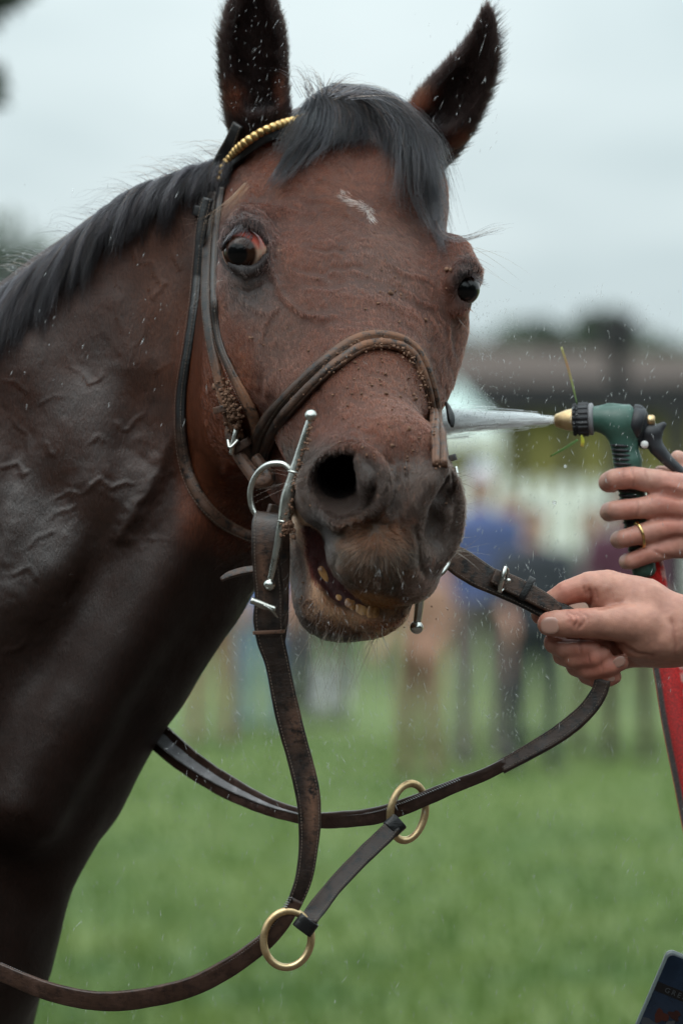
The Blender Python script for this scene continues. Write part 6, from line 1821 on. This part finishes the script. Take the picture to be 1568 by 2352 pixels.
person(850, 40, 0, (.03, .035, .045), (.03, .03, .035), (.05, .03, .02), 'person in black half hidden behind the chin', 0, 1.0)
person(1440, 29, -15, (.075, .020, .040), (.050, .028, .022), (.04, .02, .015), 'person in a maroon coat behind the red hose', 1, 1.0)
person(1362, 30, 25, (.20, .22, .18), (.055, .038, .028), (.10, .08, .06), 'person in a grey top with brown legs left of the red hose', 0, .93)
# white chest and bags on the grass
D = 36.5
m = M('pale_plastic'); m.set(Base_Color=(.55, .55, .55), Roughness=.5)
bx = boxes('cool_box', [((gx(700, D), D, 0.02), (gx(800, D), D + .35, .26)), ((gx(696, D), D - .02, .263), (gx(804, D), D + .37, .34))], m.m)
tag(bx, 'white cool box standing on the grass behind the hanging rein', 'box')

# trees
def crown(name, c, r, n, leaf, mat, parent, seed, lumps=9):
    rs = np.random.RandomState(seed)
    cc = rs.normal(0, .42, (lumps, 3)) * r; rr = rs.uniform(.35, .6, lumps)
    k = rs.randint(0, lumps, n); d = rs.normal(0, 1, (n, 3)); d /= np.linalg.norm(d, axis=1)[:, None]
    P = np.array(c) + cc[k] + d * (rr[k] * rs.uniform(.55, 1.05, n))[:, None] * np.array(r)
    u = rs.normal(0, 1, (n, 3)); u /= np.linalg.norm(u, axis=1)[:, None]; v = np.cross(u, rs.normal(0, 1, (n, 3))); v /= np.linalg.norm(v, axis=1)[:, None]
    s = leaf * rs.uniform(.5, 1.4, (n, 1))
    V = np.stack([P - u * s, P + v * s * .5, P + u * s, P - v * s * .5], 1).reshape(-1, 3)
    return link(name, mesh_np(name, V, np.arange(4 * n).reshape(-1, 4), False), mat, parent)
m = M('leaves_dark'); m.set(Base_Color=m.ramp(m.noise(.8, 4), [(.3, (.050, .072, .052)), (.7, (.090, .115, .080))]), Roughness=.7); ML1 = m.m
m = M('bark'); m.set(Base_Color=m.ramp(m.noise(6, 4), [(.3, (.03, .022, .016)), (.7, (.08, .06, .045))]), Roughness=.9); MBK = m.m
def tree(x, y, h, r, label, seed, n=5000, leaf=.28, lean=0, trunk_r=None):
    t = empty('tree', (x, y, 0), label, 'tree', 'trees behind the stable')
    rs = np.random.RandomState(seed); tr = trunk_r or h * .03
    def limb(a, b, ra, rb):
        a = np.array(a); b = np.array(b); w = nrm(b - a); u = nrm(np.cross(w, [.3, .2, 1])); v = np.cross(w, u); V = []
        th = np.linspace(0, 2 * math.pi, 9, endpoint=False)
        for k in range(4):
            s_ = k / 3; c_ = a + (b - a) * s_ + np.array([.05, .03, 0]) * h * .1 * math.sin(s_ * 3.1 + seed); rr = ra + (rb - ra) * s_
            V.append(c_ + np.outer(np.cos(th), u) * rr + np.outer(np.sin(th), v) * rr)
        F_ = [[i * 9 + j, i * 9 + (j + 1) % 9, (i + 1) * 9 + (j + 1) % 9, (i + 1) * 9 + j] for i in range(3) for j in range(9)]
        return np.concatenate(V), F_
    V, F_ = limb((x, y, 0), (x + lean, y, h * .62), tr, tr * .5); V = [V]; F_ = list(F_); off = 36
    for k in range(6):
        a = rs.uniform(0, 6.28); z0 = h * rs.uniform(.3, .58)
        v2, f2 = limb((x + lean * z0 / h, y, z0), (x + lean + math.cos(a) * r * .6, y + math.sin(a) * r * .6, z0 + h * .25), tr * .4, tr * .12)
        V.append(v2); F_ += [[q_ + off for q_ in ff] for ff in f2]; off += 36
    link('trunk', mesh_np('trunk', np.concatenate(V), F_), MBK, t)
    crown('crown', (x + lean, y, h * .66), (r, r, h * .36), n, leaf, ML1, t, seed)
    return t
for k, (px, D, top, r) in enumerate([(1090, 150, 672, 3.4), (1150, 158, 700, 3.6), (1215, 146, 708, 3.4), (1275, 152, 690, 3.6), (1345, 150, 712, 3.8), (1410, 156, 700, 3.4), (1480, 148, 724, 3.8), (1550, 154, 738, 3.6), (1625, 150, 720, 3.8)]):
    tree(gx(px, D), D, gz(806 + (top % 7) * 3, D), r * .8, ['dark tree seen past the far eye', 'dark tree just right of the far cheek', 'tree over the left end of the brown roof', 'tallest tree above the brown roof', 'round tree left of the tall post', 'tree behind the tall post', 'low tree right of the tall post', 'dark tree at the right edge of the photo', 'tree just beyond the right edge'][k], 100 + k, 3500, .34)
D = 70.0
for k, (px, top, r, lab) in enumerate([(70, 590, 1.7, 'misty tree beyond the mane at the left edge'), (-60, 560, 2.2, 'misty tree just outside the left edge'), (165, 628, 1.2, 'small misty tree low over the mane')]):
    tree(gx(px, D), D, gz(top + 20, D), r, lab, 130 + k, 4200, .2)
# a nearer tree whose twigs hang in at the upper left corner
t = empty('tree', (-2.75, 13.0, 0), 'near tree whose dark twigs hang into the upper left corner', 'tree')
V, F_ = [], []
th = np.linspace(0, 2 * math.pi, 10, endpoint=False)
for k in range(9):
    s_ = k / 8; V.append(np.stack([-2.75 + .1 * math.sin(s_ * 4) + np.cos(th) * (.17 - .1 * s_), 13.0 + np.sin(th) * (.17 - .1 * s_), np.full(10, 4.6 * s_)], 1))
F_ = [[i * 10 + j, i * 10 + (j + 1) % 10, (i + 1) * 10 + (j + 1) % 10, (i + 1) * 10 + j] for i in range(8) for j in range(10)]
link('trunk', mesh_np('trunk', np.concatenate(V), F_), MBK, t)
crown('crown', (-2.75, 13.0, 3.6), (1.3, 1.2, 1.1), 3800, .075, ML1, t, 77, 12)
def twig(px, py, rx, ry, n, seed):
    D = 13.0; return crown('leafy_twig', (gx(px, D), D, gz(py, D)), (rx / PX * D / D0, .25, ry / PX * D / D0), n, .05, ML1, t, seed, 5)
def branch(a, b, r0, r1):
    a = np.array(a); b = np.array(b); w = nrm(b - a); u = nrm(np.cross(w, [0, 0.1, 1])); v = np.cross(w, u); V = []
    for k in range(5):
        s_ = k / 4; V.append(a + (b - a) * s_ + np.array([0, 0, .12 * math.sin(s_ * 3.14)]) + np.outer(np.cos(th), u) * (r0 + (r1 - r0) * s_) + np.outer(np.sin(th), v) * (r0 + (r1 - r0) * s_))
    link('branch', mesh_np('branch', np.concatenate(V), [[i * 10 + j, i * 10 + (j + 1) % 10, (i + 1) * 10 + (j + 1) % 10, (i + 1) * 10 + j] for i in range(4) for j in range(10)]), MBK, t)
branch((-2.7, 13, 2.9), (gx(-66, 13), 13, gz(10, 13)), .05, .012); branch((-2.7, 13, 2.5), (gx(-76, 13), 13, gz(200, 13)), .05, .012)
twig(-62, -22, 100, 50, 700, 1); twig(-72, 190, 70, 80, 600, 2)
# unseen belt of leaves added behind the camera to block low sky light
rs = np.random.RandomState(91); n = 26000
a = rs.uniform(math.radians(95), math.radians(445 - 180), n)
a = rs.uniform(math.radians(-12), math.radians(192), n); R0 = rs.uniform(10.5, 15, n) * (1 + .35 * np.abs(np.cos(a)))
top = 6.4 + 1.1 * np.sin(a * 5) + .7 * np.sin(a * 13)
P = np.stack([np.cos(a) * R0, 2.0 - np.sin(a) * R0, rs.rand(n) ** .8 * top], 1)
u = rs.normal(0, 1, (n, 3)); u /= np.linalg.norm(u, axis=1)[:, None]; v = np.cross(u, rs.normal(0, 1, (n, 3))); v /= np.linalg.norm(v, axis=1)[:, None]
s = .30 * rs.uniform(.6, 1.5, (n, 1))
V = np.stack([P - u * s, P + v * s * .6, P + u * s, P - v * s * .6], 1).reshape(-1, 3)
tag(link('low_sky_blocker', mesh_np('low_sky_blocker', V, np.arange(4 * n).reshape(-1, 4), False), ML1), 'unseen leaf belt added behind the photographer to block low sky light', 'low_sky_blocker', kind='stuff')
# hills far behind
m = M('far_hills'); m.set(Base_Color=(.10, .14, .12), Roughness=.9)
X = np.linspace(-500, 500, 90); zt = 5.5 + 5.0 * (fbm(np.stack([X, 0 * X, 0 * X], 1), 3, 1 / 90.0, 3)) + 1.5
V = []
for y_, f in ((600, 0), (640, .6), (700, 1.0), (760, .9)): V += [(x, y_, max(0, z) * f * 3.2 - .5 * (f == 0)) for x, z in zip(X, zt)]
F_ = [[i * 90 + j, i * 90 + j + 1, (i + 1) * 90 + j + 1, (i + 1) * 90 + j] for i in range(3) for j in range(89)]
tag(link('hills', mesh_np('hills', np.array(V), F_), m.m), kind='structure')

# ------------------------------------------------------------------ falling water
m = M('water_drop'); m.set(Base_Color=(.86, .89, .90), Roughness=.2, Transmission_Weight=.35, IOR=1.33, Alpha=.42)
rs = np.random.RandomState(33)
V, F_ = [], []
def drops(n, xr, yr, zr, ln, wd, ang, asd, dens=None, on=False):
    x = rs.uniform(*xr, n); y = rs.uniform(*yr, n); z = rs.uniform(*zr, n)
    if dens is not None:
        k = rs.rand(n) < dens(x, y); x, y, z = x[k], y[k], z[k]
    zs = surf_z(x, y); onh = (x > -60) & (x < 1200) & np.isfinite(ZMAP[np.clip(((x - zx0) / ZC).astype(int), 0, ZW - 1), np.clip(((y - zy0) / ZC).astype(int), 0, ZH - 1)])
    if not on:
        k = ~onh | (x > 640) & (y > 1150) & (rs.rand(len(x)) < .5); x, y, z, zs, onh = x[k], y[k], z[k], zs[k], onh[k]
    hid = onh & (z > zs - 6); z[hid] = zs[hid] - rs.uniform(6, 60, hid.sum())
    a = np.radians(rs.normal(ang, asd, len(x))); L = rs.gamma(3.0, ln / 3.0, len(x)) ; w = rs.uniform(.6, 1.0, len(x)) * wd
    d = np.stack([np.sin(a), np.cos(a), rs.normal(0, .15, len(x))], 1); s_ = np.stack([np.cos(a), -np.sin(a), 0 * a], 1); t_ = np.cross(d, s_)
    P = np.stack([x, y, z], 1)
    b = len(V) and sum(len(q_) for q_ in V)
    off = sum(len(q_) for q_ in V)
    vs = np.stack([P - d * L[:, None] / 2, P + s_ * w[:, None], P + t_ * w[:, None], P - s_ * w[:, None], P - t_ * w[:, None], P + d * L[:, None] / 2], 1).reshape(-1, 3)
    V.append(vs)
    tri = np.array([(0, 1, 2), (0, 2, 3), (0, 3, 4), (0, 4, 1), (5, 2, 1), (5, 3, 2), (5, 4, 3), (5, 1, 4)])
    F_.append((np.arange(len(x))[:, None, None] * 6 + tri[None] + off).reshape(-1, 3))
drops(2300, (380, 1340), (1300, 1900), (-260, 420), 11, .65, 8, 26, lambda x, y: np.exp(-((x - 800) / 420) ** 2) * np.exp(-((y - 1520) / 230) ** 2) + .15)
drops(1300, (100, 1568), (1400, 2352), (-200, 500), 12, .65, -8, 14)
drops(700, (1040, 1568), (650, 1500), (-100, 500), 11, .8, -12, 18)
drops(2600, (1040, 1330), (690, 1150), (60, 420), 5, .7, 10, 40, lambda x, y: np.exp(-((x - 1060) / 90) ** 2) * .9)
drops(120, (500, 665), (0, 330), (250, 300), 8, .7, -22, 14, on=True)
drops(60, (930, 1150), (20, 360), (250, 320), 12, .9, -20, 12, on=True)
drops(70, (0, 560), (420, 1000), (100, 400), 11, 1.0, -20, 14, on=True)
drops(260, (0, 240), (560, 760), (500, 700), 10, 1.0, 20, 50, lambda x, y: (y < 700 - .55 * x) * 1.0)
drops(60, (560, 1050), (560, 1450), (-700, -300), 7, .7, 0, 30, lambda x, y: .25 + 0 * x, on=True)
me = mesh_np('water_droplets', Wn(np.concatenate(V)), np.concatenate(F_), False)
tag(link('water_droplets', me, m.m), 'fine falling water drops all round the head', 'water drops', kind='stuff')
for k, (x, y, r, z) in enumerate([(1272, 1154, 5, 100), (1297, 1071, 4, 120)]):
    o = blob('water_drop', (x, y, z), (r, r, r), ((1, 0, 0), (0, 1, 0), (0, 0, 1)), m.m, None, 2.0)
    tag(o, ['round bright water drop level with the gripping fingers', 'smaller round water drop just under the nozzle'][k], 'water drop')
